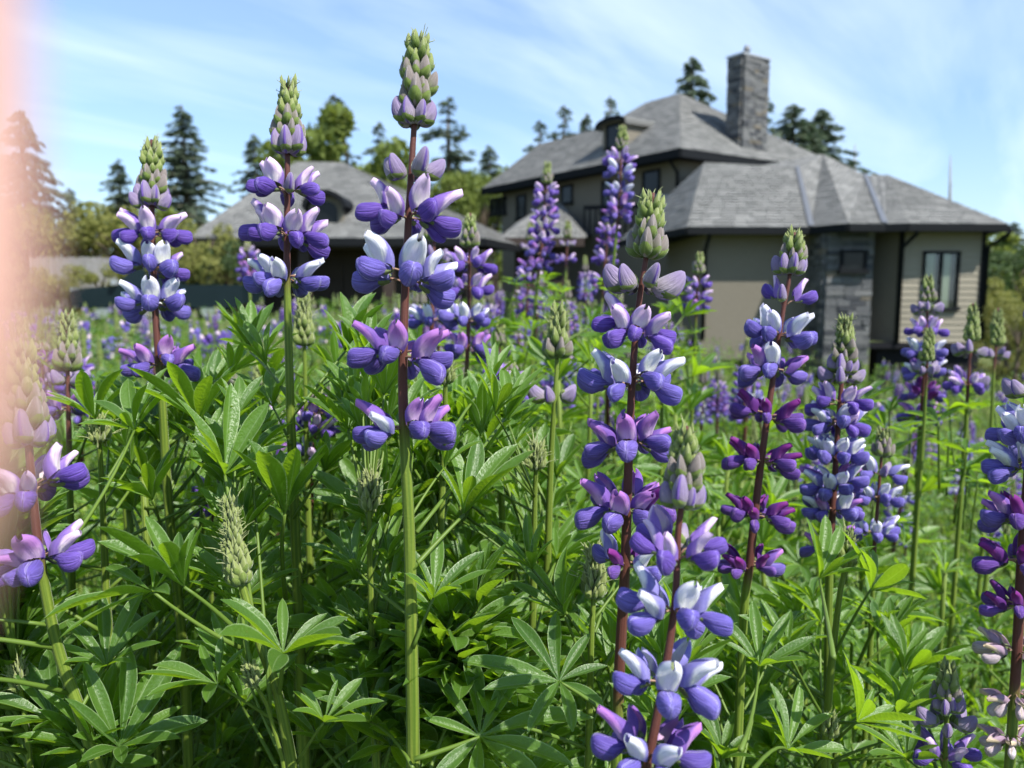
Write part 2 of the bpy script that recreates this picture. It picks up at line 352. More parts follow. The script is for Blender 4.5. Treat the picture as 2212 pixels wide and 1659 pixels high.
def shingles(mb, poly, row=0.17, tab=0.36):
    """overlapping shingle tabs clipped to a convex roof polygon (first edge = eave)"""
    P=[np.array(p,float) for p in poly]; n=np.cross(P[1]-P[0],P[2]-P[0]); n/=np.linalg.norm(n)
    if n[2]<0: n=-n
    e=P[1]-P[0]; e[2]=0; e=e-n*np.dot(e,n); e/=np.linalg.norm(e); up=np.cross(n,e)
    if up[2]<0: up=-up
    Q=[(np.dot(p-P[0],e),np.dot(p-P[0],up)) for p in P]
    area=sum(Q[i][0]*Q[(i+1)%len(Q)][1]-Q[(i+1)%len(Q)][0]*Q[i][1] for i in range(len(Q)))
    if area<0: Q=Q[::-1]
    x0=min(q[0] for q in Q); x1=max(q[0] for q in Q); y0=min(q[1] for q in Q); y1=max(q[1] for q in Q)
    j=0; y=y0-0.02
    while y<y1:
        x=x0-random.random()*tab
        while x<x1:
            w=tab*random.uniform(.6,1.3); sub=[(x+0.006,y),(x+w-0.006,y),(x+w-0.006,y+row*1.08),(x+0.006,y+row*1.08)]
            for i in range(len(Q)):
                if len(sub)>=3: sub=clip(sub,Q[i],Q[(i+1)%len(Q)])
            if len(sub)>=3:
                h=random.uniform(0.016,0.026); c=random.random()
                top=[P[0]+e*a+up*b+n*(0.006+h*(1-min(1,max(0,(b-y)/(row*1.08))))) for a,b in sub]
                bot=[P[0]+e*a+up*b+n*0.002 for a,b in sub]; k=len(sub)
                mb.add(top+bot,[tuple(range(k))]+[(i,k+i,k+(i+1)%k,(i+1)%k) for i in range(k)],[(c,0)]*(2*k))
            x+=w
        y+=row; j+=1
def planar(polys):
    out=[]
    for p in polys:
        p=[Vector(q) for q in p]; n=(p[1]-p[0]).cross(p[2]-p[0]).normalized()
        if len(p)==4 and abs((p[3]-p[0]).dot(n))>0.01: out+=[[p[0],p[1],p[2]],[p[0],p[2],p[3]]]
        else: out.append(p)
    return out
def roof_part(parent, base, name, polys, drop=0.16, label=None):
    polys=planar(polys)
    """roof slab (with fascia-coloured underside) and its shingles as a sub-part"""
    mb=MB()
    for p in polys:
        p=[Vector(q)-base for q in p]; k=len(p)
        lo=[q-Vector((0,0,0.05)) for q in p]
        mb.add([tuple(q) for q in p+lo],[tuple(range(k)),tuple(range(k,2*k))[::-1]]+[(i,k+i,k+(i+1)%k,(i+1)%k) for i in range(k)])
    o=link(name,mb.mesh(name,[M_FASCIA],False),parent)
    sh=MB()
    for p in polys: shingles(sh,[tuple(Vector(q)-base) for q in p])
    tag(link('shingles',sh.mesh('shingles',[M_SHING],False),o),None,None,None,'stuff'); return o
def strip(mb, a, b, h=0.20, t=0.12, mat=0, up=Vector((0,0,1))):
    a=Vector(a); b=Vector(b); d=(b-a).normalized(); n=d.cross(Vector((0,0,1))).normalized()
    mb.obox(a-n*t/2-Vector((0,0,h)),b-a,n*t,Vector((0,0,h)),mat)
def wall_quad(mb, a, b, z0, z1, th=0.2, mat=0):
    a=Vector((a[0],a[1],z0)); b=Vector((b[0],b[1],z0)); d=(b-a).normalized(); n=Vector((d.y,-d.x,0))
    mb.obox(a,b-a,-n*th,Vector((0,0,z1-z0)),mat)
UNIT=MB().box((-.5,-.5,-.5),(.5,.5,.5)).mesh('stone_block',[M_ST[0]],False)
def stone_mesh(i,m):
    r=random.Random(i); mb=MB(); j=lambda: r.uniform(-.06,.06)
    v=[(x*.5*(1+j()),y*.5*(1+j()*2),z*.5*(1+j())) for z in (-1,1) for y in (-1,1) for x in (-1,1)]
    mb.add(v,[(0,2,3,1),(4,5,7,6),(0,1,5,4),(1,3,7,5),(3,2,6,7),(2,0,4,6)]); return mb.mesh('stone',[m],False)
ME_STONE=[stone_mesh(i,M_ST[(0,1,1,2,2,2,1,3,2,0,1,2)[i]]) for i in range(12)]
def stone_face(parent, base, a, b, z0, z1, course=0.125, depth=0.10):
    """ledge stones laid over the vertical face from a to b; outward normal to the right of a->b"""
    a=Vector((a[0],a[1],0)); b=Vector((b[0],b[1],0)); L=(b-a).length; d=(b-a)/L; n=Vector((d.y,-d.x,0)); z=z0; k=0
    while z<z1-0.03:
        h=min(course*random.uniform(.75,1.25),z1-z); x=0.0
        if z1-z-h<0.05: h=z1-z
        while x<L-0.02:
            w=min(random.uniform(.20,.46),L-x)
            if L-x-w<0.12: w=L-x
            pr=random.uniform(.0,.045); c=a+d*(x+w/2)+n*(pr+depth/2-0.05)+Vector((0,0,z+h/2))
            M=Matrix(((d.x,-n.x,0),(d.y,-n.y,0),(0,0,1))).to_4x4()
            link('stone',random.choice(ME_STONE),parent,T(c-base)@M@Matrix.Diagonal((w-0.012,depth,h-0.012,1)))
            x+=w
        z+=h
def window_part(parent, base, a, b, z0, z1, mull=1, curtain=False, fr=0.07, proud=0.06):
    """window: frame mesh as part, panes (and curtain) as sub-parts; outward normal to the right of a->b"""
    a=Vector((a[0],a[1],0)); b=Vector((b[0],b[1],0)); L=(b-a).length; d=(b-a)/L; n=Vector((d.y,-d.x,0)); mb=MB(); o=a-base; o.z=-base.z
    def bar(x0,x1,za,zb,p0=-0.02,p1=proud): mb.obox(o+d*x0+n*p0+Vector((0,0,za)),d*(x1-x0),n*(p1-p0),Vector((0,0,zb-za)))
    bar(-fr,L+fr,z1,z1+fr); bar(-fr-.04,L+fr+.04,z0-fr*1.3,z0,-.02,proud+.05); bar(-fr,0,z0,z1); bar(L,L+fr,z0,z1)
    for i in range(1,mull+1): bar(L*i/(mull+1)-.035,L*i/(mull+1)+.035,z0,z1,-.02,proud-.012)
    w=link('window',mb.mesh('window_frame',[M_FASCIA],False),parent)
    for i in range(mull+1):
        p=MB(); x0=L*i/(mull+1)+(.035 if i else 0); x1=L*(i+1)/(mull+1)-(.035 if i<mull else 0)
        p.obox(o+d*x0+n*0.022+Vector((0,0,z0)),d*(x1-x0),n*0.006,Vector((0,0,z1-z0)))
        link('pane',p.mesh('pane',[M_PANE if curtain else M_GLASS],False),w)
    if curtain:
        p=MB(); p.obox(o+n*0.004+Vector((0,0,z0)),d*L,n*0.003,Vector((0,0,z1-z0))); link('unlit_room_sheet',p.mesh('unlit_room_sheet',[M_BLACK],False),w)  # thin black sheet: the unlit room's darkness put into its colour
        for q0,q1 in ((0.02,0.30),(0.55,0.80)):
            c=MB(); c.grid(lambda u,v: tuple(o+d*(L*(q0+(q1-q0)*u))+n*(0.013+0.005*math.sin(u*40))+Vector((0,0,z0+(z1-z0)*v))),24,1)
            link('curtain',c.mesh('curtain',[M_CURT]),w)
    return w
def downspout(parent, base, x, y, z0, z1, off):
    mb=MB(); mb.tube([(x-base.x+off[0],y-base.y+off[1],z1-base.z),(x-base.x+off[0]*.9,y-base.y+off[1]*.9,z1-base.z-.12),(x-base.x,y-base.y,z1-base.z-.42),(x-base.x,y-base.y,z0-base.z)],0.05,8,0)
    link('downspout',mb.mesh('downspout',[M_FASCIA]),parent)

# ------------------------------------------------------------------ the house
HB=Vector((7.0,24.0,0.0))
house=empty('house',HB,'tan two-storey house with grey hipped shingle roofs and a stone chimney','house')
# two-storey block
P=Vector((5.2,25.0,5.55)); U=Vector((.83,.56,0)).normalized(); V=Vector((-.56,.83,0)).normalized()
def blk(s,b,z): q=P+U*s+V*b; return Vector((q.x,q.y,z))
SL=0.74
Rr=blk(9.2,0,5.55); Lc=Vector((-1.3,34.7,5.55)); Lb=Lc+U*7.0; Bk=blk(9.2,12.0,5.55)
T1=blk(4.0,4.0,5.55+SL*4.0); T2=blk(4.0,5.8,5.55+SL*4.0); G2=blk(2.8,7.0,5.55+SL*2.8); G1=blk(2.8,11.3,5.55+SL*2.8); 
roof_part(house,HB,'main_roof',[[P,Lc,G1,G2],[P,G2,T2,T1],[P,Rr,T1],[Lc,Lb,G1],[Rr,Bk,T2,T1],[Bk,Lb,G1,G2],[Bk,G2,T2]])
mb=MB()
for a,b in ((P,Lc),(P,Rr)):
    a2=a-HB; b2=b-HB; strip(mb,a2-Vector((0,0,.03)),b2-Vector((0,0,.03)),0.24,0.10)
link('fascia',mb.mesh('fascia',[M_FASCIA],False),house)
mb=MB()   # soffit under the main eaves
for a,b,n in ((P,Lc,U),(P,Rr,V)):
    q=[a,b,b+n*0.75,a+n*0.75]; mb.poly([tuple(Vector(x)-HB-Vector((0,0,.22))) for x in q])
link('soffit',mb.mesh('soffit',[M_FASCIA],False),house)
wi=0.62
c0=blk(wi,wi,0); c1=Lc+U*wi-V*wi; c2=blk(8.6,wi,0); c3=blk(8.6,11,0)
mb=MB()
for a,b in ((c1,c0),(c0,c2),(c2,c3)):
    wall_quad(mb,(a.x-HB.x,a.y-HB.y),(b.x-HB.x,b.y-HB.y),-1.2,5.45)
link('wall',mb.mesh('main_wall',[M_STUCCO],False),house)
def on_front(xa, y0):   # distance along the shaded long wall for a photo column
    r_=ray(xa,y0); dd=c1-c0; # intersect plan lines
    A=np.array([[r_.x,-dd.x],[r_.y,-dd.y]]); t=np.linalg.solve(A,np.array([c0.x,c0.y])); return t[0],c0+dd*t[1]
for xa,xb,ya,yb,ml in ((1393,1424,372,416,0),(1304,1318,395,455,0),(1216,1236,404,437,0),(1119,1135,425,470,0),(1061,1092,430,462,1)):
    ta,pa=on_front(xa,ya); tb,pb=on_front(xb,ya); tm=(ta+tb)/2
    z1_=CAM_H+ray((xa+xb)/2,ya).z*tm; z0_=CAM_H+ray((xa+xb)/2,yb).z*tm
    window_part(house,HB,pa,pb,z0_,z1_,ml)
mb=MB(); _,q=on_front(1462,330); downspout(house,HB,c0.x-.08,c0.y-.02,-0.5,5.35,(-.3,-.3))
# arched dormer on the long slope
D0=blk(0.9,4.75,0); D1=blk(0.9,3.45,0); zb=5.55+SL*0.9; zt=7.25
dm=MB(); wv=(D1-D0); 
def dpt(u,a,z): return tuple(D0+wv*u+U*a+Vector((0,0,z))-HB)
prof=[(0,zb-.1),(0,zt-.22)]+[(0.5-0.5*math.cos(t),zt-.22+0.24*math.sin(t)) for t in np.linspace(0.25,math.pi-0.25,7)]+[(1,zt-.22),(1,zb-.1)]
k=len(prof); fr_=[dpt(u,0,z) for u,z in prof]; bk_=[dpt(u,2.6,z) for u,z in prof]
dm.add(fr_+bk_,[tuple(range(k))]+[(i,k+i,k+i+1,i+1) for i in range(k-1)])
dorm=link('dormer',dm.mesh('dormer_wall',[M_STUCCO],False),house)
dr=MB(); up_=[(u*1.24-.12,z+.03) for u,z in prof[1:-1]]; lo_=[(u*1.24-.12,z-.09) for u,z in prof[1:-1]]; k=len(up_)
vv=[dpt(u,-.22,z) for u,z in up_]+[dpt(u,2.7,z) for u,z in up_]+[dpt(u,-.22,z) for u,z in lo_]+[dpt(u,2.7,z) for u,z in lo_]
dr.add(vv,[(i,i+1,k+i+1,k+i) for i in range(k-1)]+[(2*k+i,3*k+i,3*k+i+1,2*k+i+1) for i in range(k-1)]+[(i,2*k+i,2*k+i+1,i+1) for i in range(k-1)]+[(0,k,3*k,2*k),(k-1,3*k-1,4*k-1,2*k-1)])
link('dormer_roof',dr.mesh('dormer_roof',[M_SHING],False),dorm)
dt=MB(); k=len(up_); dt.add([dpt(u,-.225,z+.005) for u,z in up_]+[dpt(u,-.225,z-.14) for u,z in up_]+[dpt(u,-.26,z+.005) for u,z in up_]+[dpt(u,-.26,z-.14) for u,z in up_],[(2*k+i,3*k+i,3*k+i+1,2*k+i+1) for i in range(k-1)]+[(i,2*k+i,2*k+i+1,i+1) for i in range(k-1)]+[(k+i,k+i+1,3*k+i+1,3*k+i) for i in range(k-1)])
link('arched_fascia',dt.mesh('arched_fascia',[M_FASCIA],False),dorm)
window_part(dorm,HB,blk(0.9,4.45,0),blk(0.9,3.75,0),zb+.05,zt-.25,0)
# chimney
K=Vector((7.75,27.5,0)); cw,cd_=1.28,0.62; kz0,kz1=5.7,9.05
ch=MB(); ch.obox(tuple(K-HB+Vector((0,0,kz0))+U*.04+V*.04),U*(cw-.08),V*(cd_-.08),Vector((0,0,kz1-kz0)))
chim=link('chimney',ch.mesh('chimney_core',[M_MORTAR],False),house)
stone_face(chim,HB,K+V*cd_,K,kz0,kz1); stone_face(chim,HB,K,K+U*cw,kz0,kz1); stone_face(chim,HB,K+U*cw,K+U*cw+V*cd_,kz0+.4,kz1,0.3)
cp=MB(); cp.obox(tuple(K-HB-U*.07-V*.07+Vector((0,0,kz1))),U*(cw+.14),V*(cd_+.14),Vector((0,0,.06))); link('chimney_cap',cp.mesh('chimney_cap',[M_METAL],False),chim)
fl=MB(); fc=K-HB+U*(cw*.42)+V*(cd_*.5); prof=[(.15,.06),(.15,.09),(.08,.12),(.08,.24),(.12,.25),(.12,.33),(.10,.34),(.10,.40),(.04,.44),(.0,.45)]
fl.grid(lambda u,v: (fc.x+np.interp(v*9,range(10),[p[0] for p in prof])*math.cos(6.2832*u),fc.y+np.interp(v*9,range(10),[p[0] for p in prof])*math.sin(6.2832*u),kz1+np.interp(v*9,range(10),[p[1] for p in prof])),12,9)
link('flue',fl.mesh('flue',[M_FLASH]),chim)
# single-storey wing with the stone bay
ZE=2.70
E0=Vector((3.3,24.6,ZE)); E1=Vector((4.25,19.42,ZE)); E2=Vector((7.05,19.42,ZE)); E3=Vector((7.0,18.45,ZE)); E4=Vector((8.95,18.45,ZE)); E5=Vector((8.95,19.3,ZE))
E6=Vector((8.82,18.45,ZE))
R0=WY(1522,352,22.96)
vA=Vector((7.25,19.42,ZE)); nA=(vA-E1).cross(R0-E1); rA=ray(1722,363); R1=CAMP+rA*((E1-CAMP).dot(nA)/rA.dot(nA))
PB=WY(1777,334,23.6); VB=WY(1868,379,22.2); PC=WY(1917,379,21.6)
hB=Vector((7.72,18.40,ZE)); vB=Vector((8.62,18.55,ZE)); hC=Vector((9.08,18.40,ZE)); eC=Vector((11.48,18.55,ZE)); bC=Vector((12.1,26.0,ZE))
ZB=Vector((0,0,0))
rp=[[E0,E1,R0],[E1,vA,R1,R0],[vA,hB,PB,R1],[hB,vB,VB,PB],[vB,hC,PC,VB],[hC,eC,PC],[eC,bC,PC]]
roof_part(house,HB,'wing_roof',rp)
bk1=Vector((6.0,27.2,4.9)); bkr=[[R0,R1,bk1],[R1,PB,bk1],[PB,VB,Vector((9.5,26,4.2)),bk1],[VB,PC,Vector((9.5,26,4.2))],[PC,bC,Vector((9.5,26,4.2))]]
roof_part(house,HB,'rear_roof',bkr)
mb=MB()
for a,b in zip([E0,E1,vA,hB,vB,hC,eC],[E1,vA,hB,vB,hC,eC,bC]): strip(mb,a-HB-Vector((0,0,.02)),b-HB-Vector((0,0,.02)),0.15,0.11)
link('gutter',mb.mesh('gutter',[M_FASCIA],False),house)
mb=MB()
q=[E0,E1,vA,hB,vB,hC,eC]; q2=[Vector((5.0,24.6,0)),Vector((5.0,20.1,0)),Vector((7.3,20.1,0)),Vector((7.8,19.4,0)),Vector((8.6,19.4,0)),Vector((9.4,19.4,0)),Vector((11.2,19.4,0))]
for i in range(6): mb.poly([tuple(Vector((p.x,p.y,ZE-.12))-HB) for p in (q[i],q[i+1],q2[i+1],q2[i])])
link('soffit',mb.mesh('wing_soffit',[M_FASCIA],False),house)
for a,b in ((R1,vA),(VB,vB)):
    mb=MB(); d=(b-a).normalized(); s_=d.cross(Vector((0,-.5,.86))).normalized(); mb.add([tuple(x-HB+Vector((0,-.02,.05))) for x in (a-s_*.05,a+s_*.05,b+s_*.07,b-s_*.07)],[(0,1,2,3)])
    mb.add([tuple(x-HB+Vector((0,0,.03))) for x in (a-s_*.05,a+s_*.05,b+s_*.07,b-s_*.07)],[(3,2,1,0)]); link('valley_flashing',mb.mesh('valley_flashing',[M_FLASH],False),house)
wz=-0.07
A0=(4.72,24.4); A1=(4.80,20.0); A2=(7.5,20.0)
mb=MB(); wall_quad(mb,(A0[0]-HB.x,A0[1]-HB.y),(A1[0]-HB.x,A1[1]-HB.y),wz,ZE-.1); wall_quad(mb,(A1[0]-HB.x,A1[1]-HB.y),(A2[0]-HB.x,A2[1]-HB.y),wz-.5,ZE-.1)
link('wall',mb.mesh('wing_wall',[M_STUCCO],False),house)
C0=(9.22,20.4); C1=(9.30,19.05); C2=(11.22,19.05); C3=(11.6,25.5)
mb=MB(); wall_quad(mb,(8.50-HB.x,20.42-HB.y),(9.285-HB.x,19.09-HB.y),wz,ZE-.1); 
link('wall',mb.mesh('recess_wall',[M_STUCCO],False),house)
mb=MB(); mb.box((C1[0]-HB.x,C1[1]+.03-HB.y,wz),(C2[0]-HB.x,C1[1]+.3-HB.y,ZE-.1)); wall_quad(mb,(C2[0]-HB.x,C2[1]+.02-HB.y),(C3[0]-HB.x,C3[1]-HB.y),wz,ZE-.1)
sw=link('wall',mb.mesh('siding_wall',[M_SIDING],False),house)
nb=18; bh=(ZE-.15-wz)/nb
WN0,WN1=9.86,10.62; 
wt=WY(2030,548,19.0).z; wb=WY(2030,664,19.0).z
for i in range(nb):
    z0=wz+i*bh; z1=z0+bh+0.012
    spans=[(C1[0]+.02,C2[0]-.02)] if (z1<wb-.06 or z0>wt+.05) else [(C1[0]+.02,WN0-.06),(WN1+.06,C2[0]-.02)]
    for xa,xb in spans:
        bd=MB(); y=C1[1]-HB.y; bd.add([(xa-HB.x,y-.030,z0),(xb-HB.x,y-.030,z0),(xb-HB.x,y-.008,z1),(xa-HB.x,y-.008,z1),(xa-HB.x,y+.028,z0),(xb-HB.x,y+.028,z0),(xb-HB.x,y+.028,z1),(xa-HB.x,y+.028,z1)],[(0,1,2,3),(5,4,7,6),(0,4,5,1),(3,2,6,7),(1,5,6,2),(4,0,3,7)])
        link('siding_board',bd.mesh('siding_board',[M_SIDING],False),sw)
window_part(house,HB,(WN0,C1[1]),(WN1,C1[1]),wb,wt,1,True,0.06,0.07)
mb=MB(); mb.box((C1[0]-.05-HB.x,C1[1]-.06-HB.y,wz),(C1[0]+.03-HB.x,C1[1]+.05-HB.y,ZE-.12)); mb.box((C2[0]-.03-HB.x,C1[1]-.06-HB.y,wz),(C2[0]+.05-HB.x,C1[1]+.05-HB.y,ZE-.12))
link('corner_trim',mb.mesh('corner_trim',[M_FASCIA],False),house)
downspout(house,HB,A1[0]+.02,A1[1]-.07,wz,ZE-.1,(.0,-.45)); downspout(house,HB,C1[0]-.04,C1[1]-.10,wz,ZE-.1,(.1,-.5)); downspout(house,HB,C2[0]+.08,C1[1]-.08,wz,ZE-.1,(.25,-.45))
# stone bay
bay=MB(); bay.box((7.54-HB.x,19.08-HB.y,-.9),(8.56-HB.x,20.2-HB.y,ZE-.12)); bayo=link('stone_bay',bay.mesh('bay_core',[M_MORTAR],False),house)
stone_face(bayo,HB,(7.5,20.0),(7.5,19.04),-.6,ZE-.15); stone_face(bayo,HB,(7.5,19.04),(8.6,19.04),-.6,ZE-.15)
window_part(bayo,HB,(7.86,18.93),(8.34,18.93),WY(1845,583,19).z,WY(1845,546,19).z,0)
mb=MB(); mb.box((4.4-HB.x,20.25-HB.y,-2.3),(9.0-HB.x,20.6-HB.y,wz-.02)); mb.box((8.9-HB.x,19.2-HB.y,-2.3),(11.4-HB.x,19.6-HB.y,wz-.02)); mb.box((8.6-HB.x,18.98-HB.y,wz-.14),(11.35-HB.x,19.25-HB.y,wz-.004))
link('black_base',mb.mesh('black_base',[M_BLACK],False),house)  # plain black boxes and ledge below floor level
# small porch roof and pale canopy in front of the two-storey wall
def pt(x,y,Y): return WY(x,y,Y)
pr=[[pt(1080,514,27),pt(1262,514,27),pt(1212,440,30.2),pt(1190,438,30.2)],[pt(1262,514,27),pt(1282,505,30.2),pt(1212,440,30.2)],[pt(1080,514,27),pt(1190,438,30.2),pt(1120,480,31)]]
roof_part(house,HB,'porch_roof',pr)
mb=MB(); strip(mb,pr[0][0]-HB,pr[0][1]-HB,0.28,0.12); a=pr[0][0]-HB; b=pr[0][1]-HB; mb.obox((a.x+.5,a.y+.6,-1.2),(b.x-a.x-1,0,0),(0,.3,0),(0,0,a.z+1.0))
link('porch_front',mb.mesh('porch_front',[M_DARKWOOD],False),house)
cn=MB(); a=pt(1408,434,24.3); b=pt(1482,436,23.2); cn.obox(tuple(a-HB),tuple(b-a),(0.5,1.6,0),(0,0,.20)); link('canopy',cn.mesh('canopy',[M_FLASH],False),house)
dk=MB(); a=pt(1262,500,28.5); b=pt(1420,500,26.0); strip(dk,a-HB+Vector((0,0,.9)),b-HB+Vector((0,0,.9)),.14,.10)
for i in range(13): q=a.lerp(b,i/12)-HB; dk.box((q.x-.03,q.y-.03,q.z-.1),(q.x+.03,q.y+.03,q.z+.85))
link('balcony_rail',dk.mesh('balcony_rail',[M_FASCIA],False),house)

# ------------------------------------------------------------------ the garage
GB=Vector((-5.5,25.0,0)); gar=empty('garage',GB,'low garage with wide grey hipped roof and arched window dormer over dark doors','garage')
g0=WY(402,520,23.4); g0.z=2.7; g1=WY(1046,521,23.4); g1.z=2.7; gm=WY(402,466,25.5)
gr0=WY(640,350,29.2); gr1=WY(742,352,29.2); gL=g0+Vector((-1.4,5,0)); gR=g1+Vector((1.6,5.5,0)); gk0=WY(560,400,27.2); gk0.z=2.7+(27.2-23.4)*.55
roof_part(gar,GB,'roof',[[g0,g1,gr1,gr0],[g1,gR,gr1],[gL,g0,gr0],[gR,gL+Vector((0,4,0)),gr0,gr1]])
mb=MB(); strip(mb,g0-GB,g1-GB,.22,.12); strip(mb,g1-GB,gR-GB,.22,.12); strip(mb,gL-GB,g0-GB,.22,.12); link('fascia',mb.mesh('garage_fascia',[M_FASCIA],False),gar)
mb=MB(); a=g0-GB; b=g1-GB; mb.box((a.x+.5,a.y+2.2,-.6),(b.x-.5,a.y+2.5,2.6)); mb.box((a.x+.3,a.y+.2,2.42),(b.x-.3,a.y+2.3,2.47)); link('wall',mb.mesh('garage_wall',[M_DARKWOOD],False),gar)
for i in range(3):
    dd=MB(); x0=a.x+2.0+i*2.5; 
    for j in range(5): dd.box((x0,a.y+2.13,-.55+j*.52),(x0+2.1,a.y+2.2,-.07+j*.52))
    link('garage_door',dd.mesh('garage_door',[M_DARKWOOD],False),gar)
for i in range(4):
    pp=MB(); x0=a.x+.7+i*2.5; pp.box((x0,a.y+.25,-.6),(x0+.32,a.y+.55,2.42)); link('post',pp.mesh('post',[M_DARKWOOD],False),gar)
# arched window dormer
def gp(x,y,Y): return WY(x,y,Y)-GB
e0=WY(668,500,24.4); e1=WY(742,500,24.4); wid=e1.x-e0.x; cxg=(e0.x+e1.x)/2-GB.x; yg=24.4-GB.y; zb_=e0.z-.2; zsp=WY(705,455,24.4).z
aw=MB(); prof=[(-wid/2,zb_)]+[(-wid/2*math.cos(t),zsp+wid*.42*math.sin(t)) for t in np.linspace(0,math.pi,11)]+[(wid/2,zb_)]; k=len(prof)
aw.add([(cxg+x,yg,z) for x,z in prof]+[(cxg+x,yg+3,z) for x,z in prof],[tuple(range(k))]+[(i,k+i,k+i+1,i+1) for i in range(k-1)])
ado=link('dormer',aw.mesh('dormer',[M_STUCCO],False),gar)
ar=MB()
for s_,dz,y0_,y1_,mt in ((1.28,.10,-.3,3.0,0),):
    pr_=[(-wid/2*s_*math.cos(t),zsp+dz+wid*.42*1.15*math.sin(t)) for t in np.linspace(0.0,math.pi,13)]; lo_=[(x*.86,z-.14) for x,z in pr_]; k=len(pr_)
    ar.add([(cxg+x,yg+y0_,z) for x,z in pr_]+[(cxg+x,yg+y1_,z) for x,z in pr_]+[(cxg+x,yg+y0_,z) for x,z in lo_]+[(cxg+x,yg+y1_,z) for x,z in lo_],[(i,i+1,k+i+1,k+i) for i in range(k-1)]+[(2*k+i,3*k+i,3*k+i+1,2*k+i+1) for i in range(k-1)]+[(i,2*k+i,2*k+i+1,i+1) for i in range(k-1)])
link('arched_roof',ar.mesh('arched_roof',[M_FASCIA],False),ado)
wd_=MB(); pr_=[(-wid*.34,zb_+.1)]+[(-wid*.34*math.cos(t),zsp+wid*.26*math.sin(t)) for t in np.linspace(0,math.pi,9)]+[(wid*.34,zb_+.1)]; k=len(pr_)
wd_.add([(cxg+x,yg-.03,z) for x,z in pr_]+[(cxg+x,yg-.004,z) for x,z in pr_],[tuple(range(k))]+[(i,k+i,k+(i+1)%k,(i+1)%k) for i in range(k)]); link('arched_window',wd_.mesh('arched_window',[M_GLASS],False),ado)

# ------------------------------------------------------------------ trees
M_BARK=simple('bark',(0.075,0.055,0.040),(0.15,0.12,0.09),6.0,0.95,0.1,0,0.8,0.05)
M_DEAD=simple('bare_trunk',(0.20,0.18,0.165),(0.33,0.31,0.29),3.0,0.9,0.1)
def foliage_mat(name, c1, c2, tr, f=0.3):
    m,g=new_mat(name); uvv,u,v=g.uv(); rnd=g.rand()
    col=g.mix(g.math('ADD',g.math('MULTIPLY',u,0.75),g.math('MULTIPLY',rnd,0.25)),c1,c2); g.out(col,0.65,0.2,f,tr); return m
M_NEED=foliage_mat('conifer_needles',(0.048,0.072,0.050),(0.120,0.155,0.095),(0.10,0.15,0.08),0.25)  # needle greens lightened, painting distance haze into the colour
M_DECID=foliage_mat('broadleaf',(0.070,0.105,0.022),(0.190,0.230,0.055),(0.26,0.32,0.05),0.35)
M_YELLOW=foliage_mat('spring_leaf',(0.110,0.120,0.030),(0.26,0.26,0.075),(0.30,0.32,0.07))
M_DARKB=foliage_mat('dark_shrub_leaf',(0.030,0.055,0.022),(0.085,0.12,0.045),(0.10,0.16,0.04))
M_RUST=foliage_mat('bronze_leaf',(0.085,0.100,0.026),(0.215,0.205,0.055),(0.24,0.24,0.05))
def quads(mb, cen, a, b, uvr):
    """many small diamond leaves: centres and two half axes"""
    n=len(cen); V_=np.stack([cen-a,cen-b,cen+a,cen+b],1).reshape(-1,3); uv=np.repeat(np.stack([uvr,uvr],1),4,0)
    mb.add(V_,[(4*i,4*i+1,4*i+2,4*i+3) for i in range(n)],uv)
def conifer(seed, levels=30, dens=1.0, width=0.22, gap=0.0, droop=0.35, start=0.05):
    g=np.random.default_rng(seed); t=MB(); t.tube([(0,0,0),(0.006,0,.3),(0,.005,.7),(0,0,1.0)],[.022,.016,.008,.001],8,0)
    cr=MB(); cen=[];A=[];B=[]; Uv=[]; limb=MB()
    for i in range(levels):
        h0=start+(1-start)*(i+g.uniform(-.5,.5))/levels
        sc_=g.uniform(.8,1.12)
        nb=int(g.integers(5,9)); ph=g.uniform(0,6.3)
        for k in range(nb):
            if g.random()<gap: continue
            h=min(.992,h0+g.uniform(-.8,.8)/levels); L=(width*(1-h)**0.8*sc_+.010)*g.uniform(.5,1.25); az=ph+6.283*k/nb+g.uniform(-.3,.3); d=np.array([math.cos(az),math.sin(az),0]); s=np.array([-d[1],d[0],0])
            up=0.25*(h-0.3)
            m=max(4,int(L*170*dens)); tt=np.sort(g.uniform(.08,1,m))
            zc=h+L*(up*tt-droop*tt**1.7+0.12*np.maximum(0,tt-.8)); pos=d[None]*(tt*L)[:,None]; pos[:,2]+=zc
            if L>.05: limb.tube([(0,0,h),tuple(d*L*.5+np.array([0,0,h+L*(up*.5-droop*.31)])),tuple(d*L*.9+np.array([0,0,h+L*(up*.9-droop*.84)]))],[.003,.002,.0008],3,0)
            for rep in range(3):
                side=g.uniform(-1,1,m); w=L*.30*(1.05-tt)+.008
                c=pos+s[None]*(side*w)[:,None]; c[:,2]+=g.normal(0,.004,m)-np.abs(side)*w*.25
                ln=g.uniform(.005,.014,m)
                a=d[None]*ln[:,None]*.8+s[None]*(side*ln*.8)[:,None]; a[:,2]-=ln*g.uniform(.1,.7,m)
                b=np.cross(a,g.normal(0,1,(m,3))); b/=np.linalg.norm(b,axis=1)[:,None]+1e-9; b*=(ln*.35)[:,None]
                cen.append(c);A.append(a);B.append(b);Uv.append(g.random(m))
    quads(cr,np.concatenate(cen),np.concatenate(A),np.concatenate(B),np.concatenate(Uv))
    return t.mesh('conifer_trunk',[M_BARK]),limb.mesh('conifer_limbs',[M_BARK]),cr.mesh('conifer_crown',[M_NEED],False)
CONI=[conifer(1,44,1.2,.22,.12,.42),conifer(2,36,1.0,.20,.36,.36,.10),conifer(3,46,1.3,.29,.10,.50),conifer(4,26,.8,.14,.45,.25,.25)]
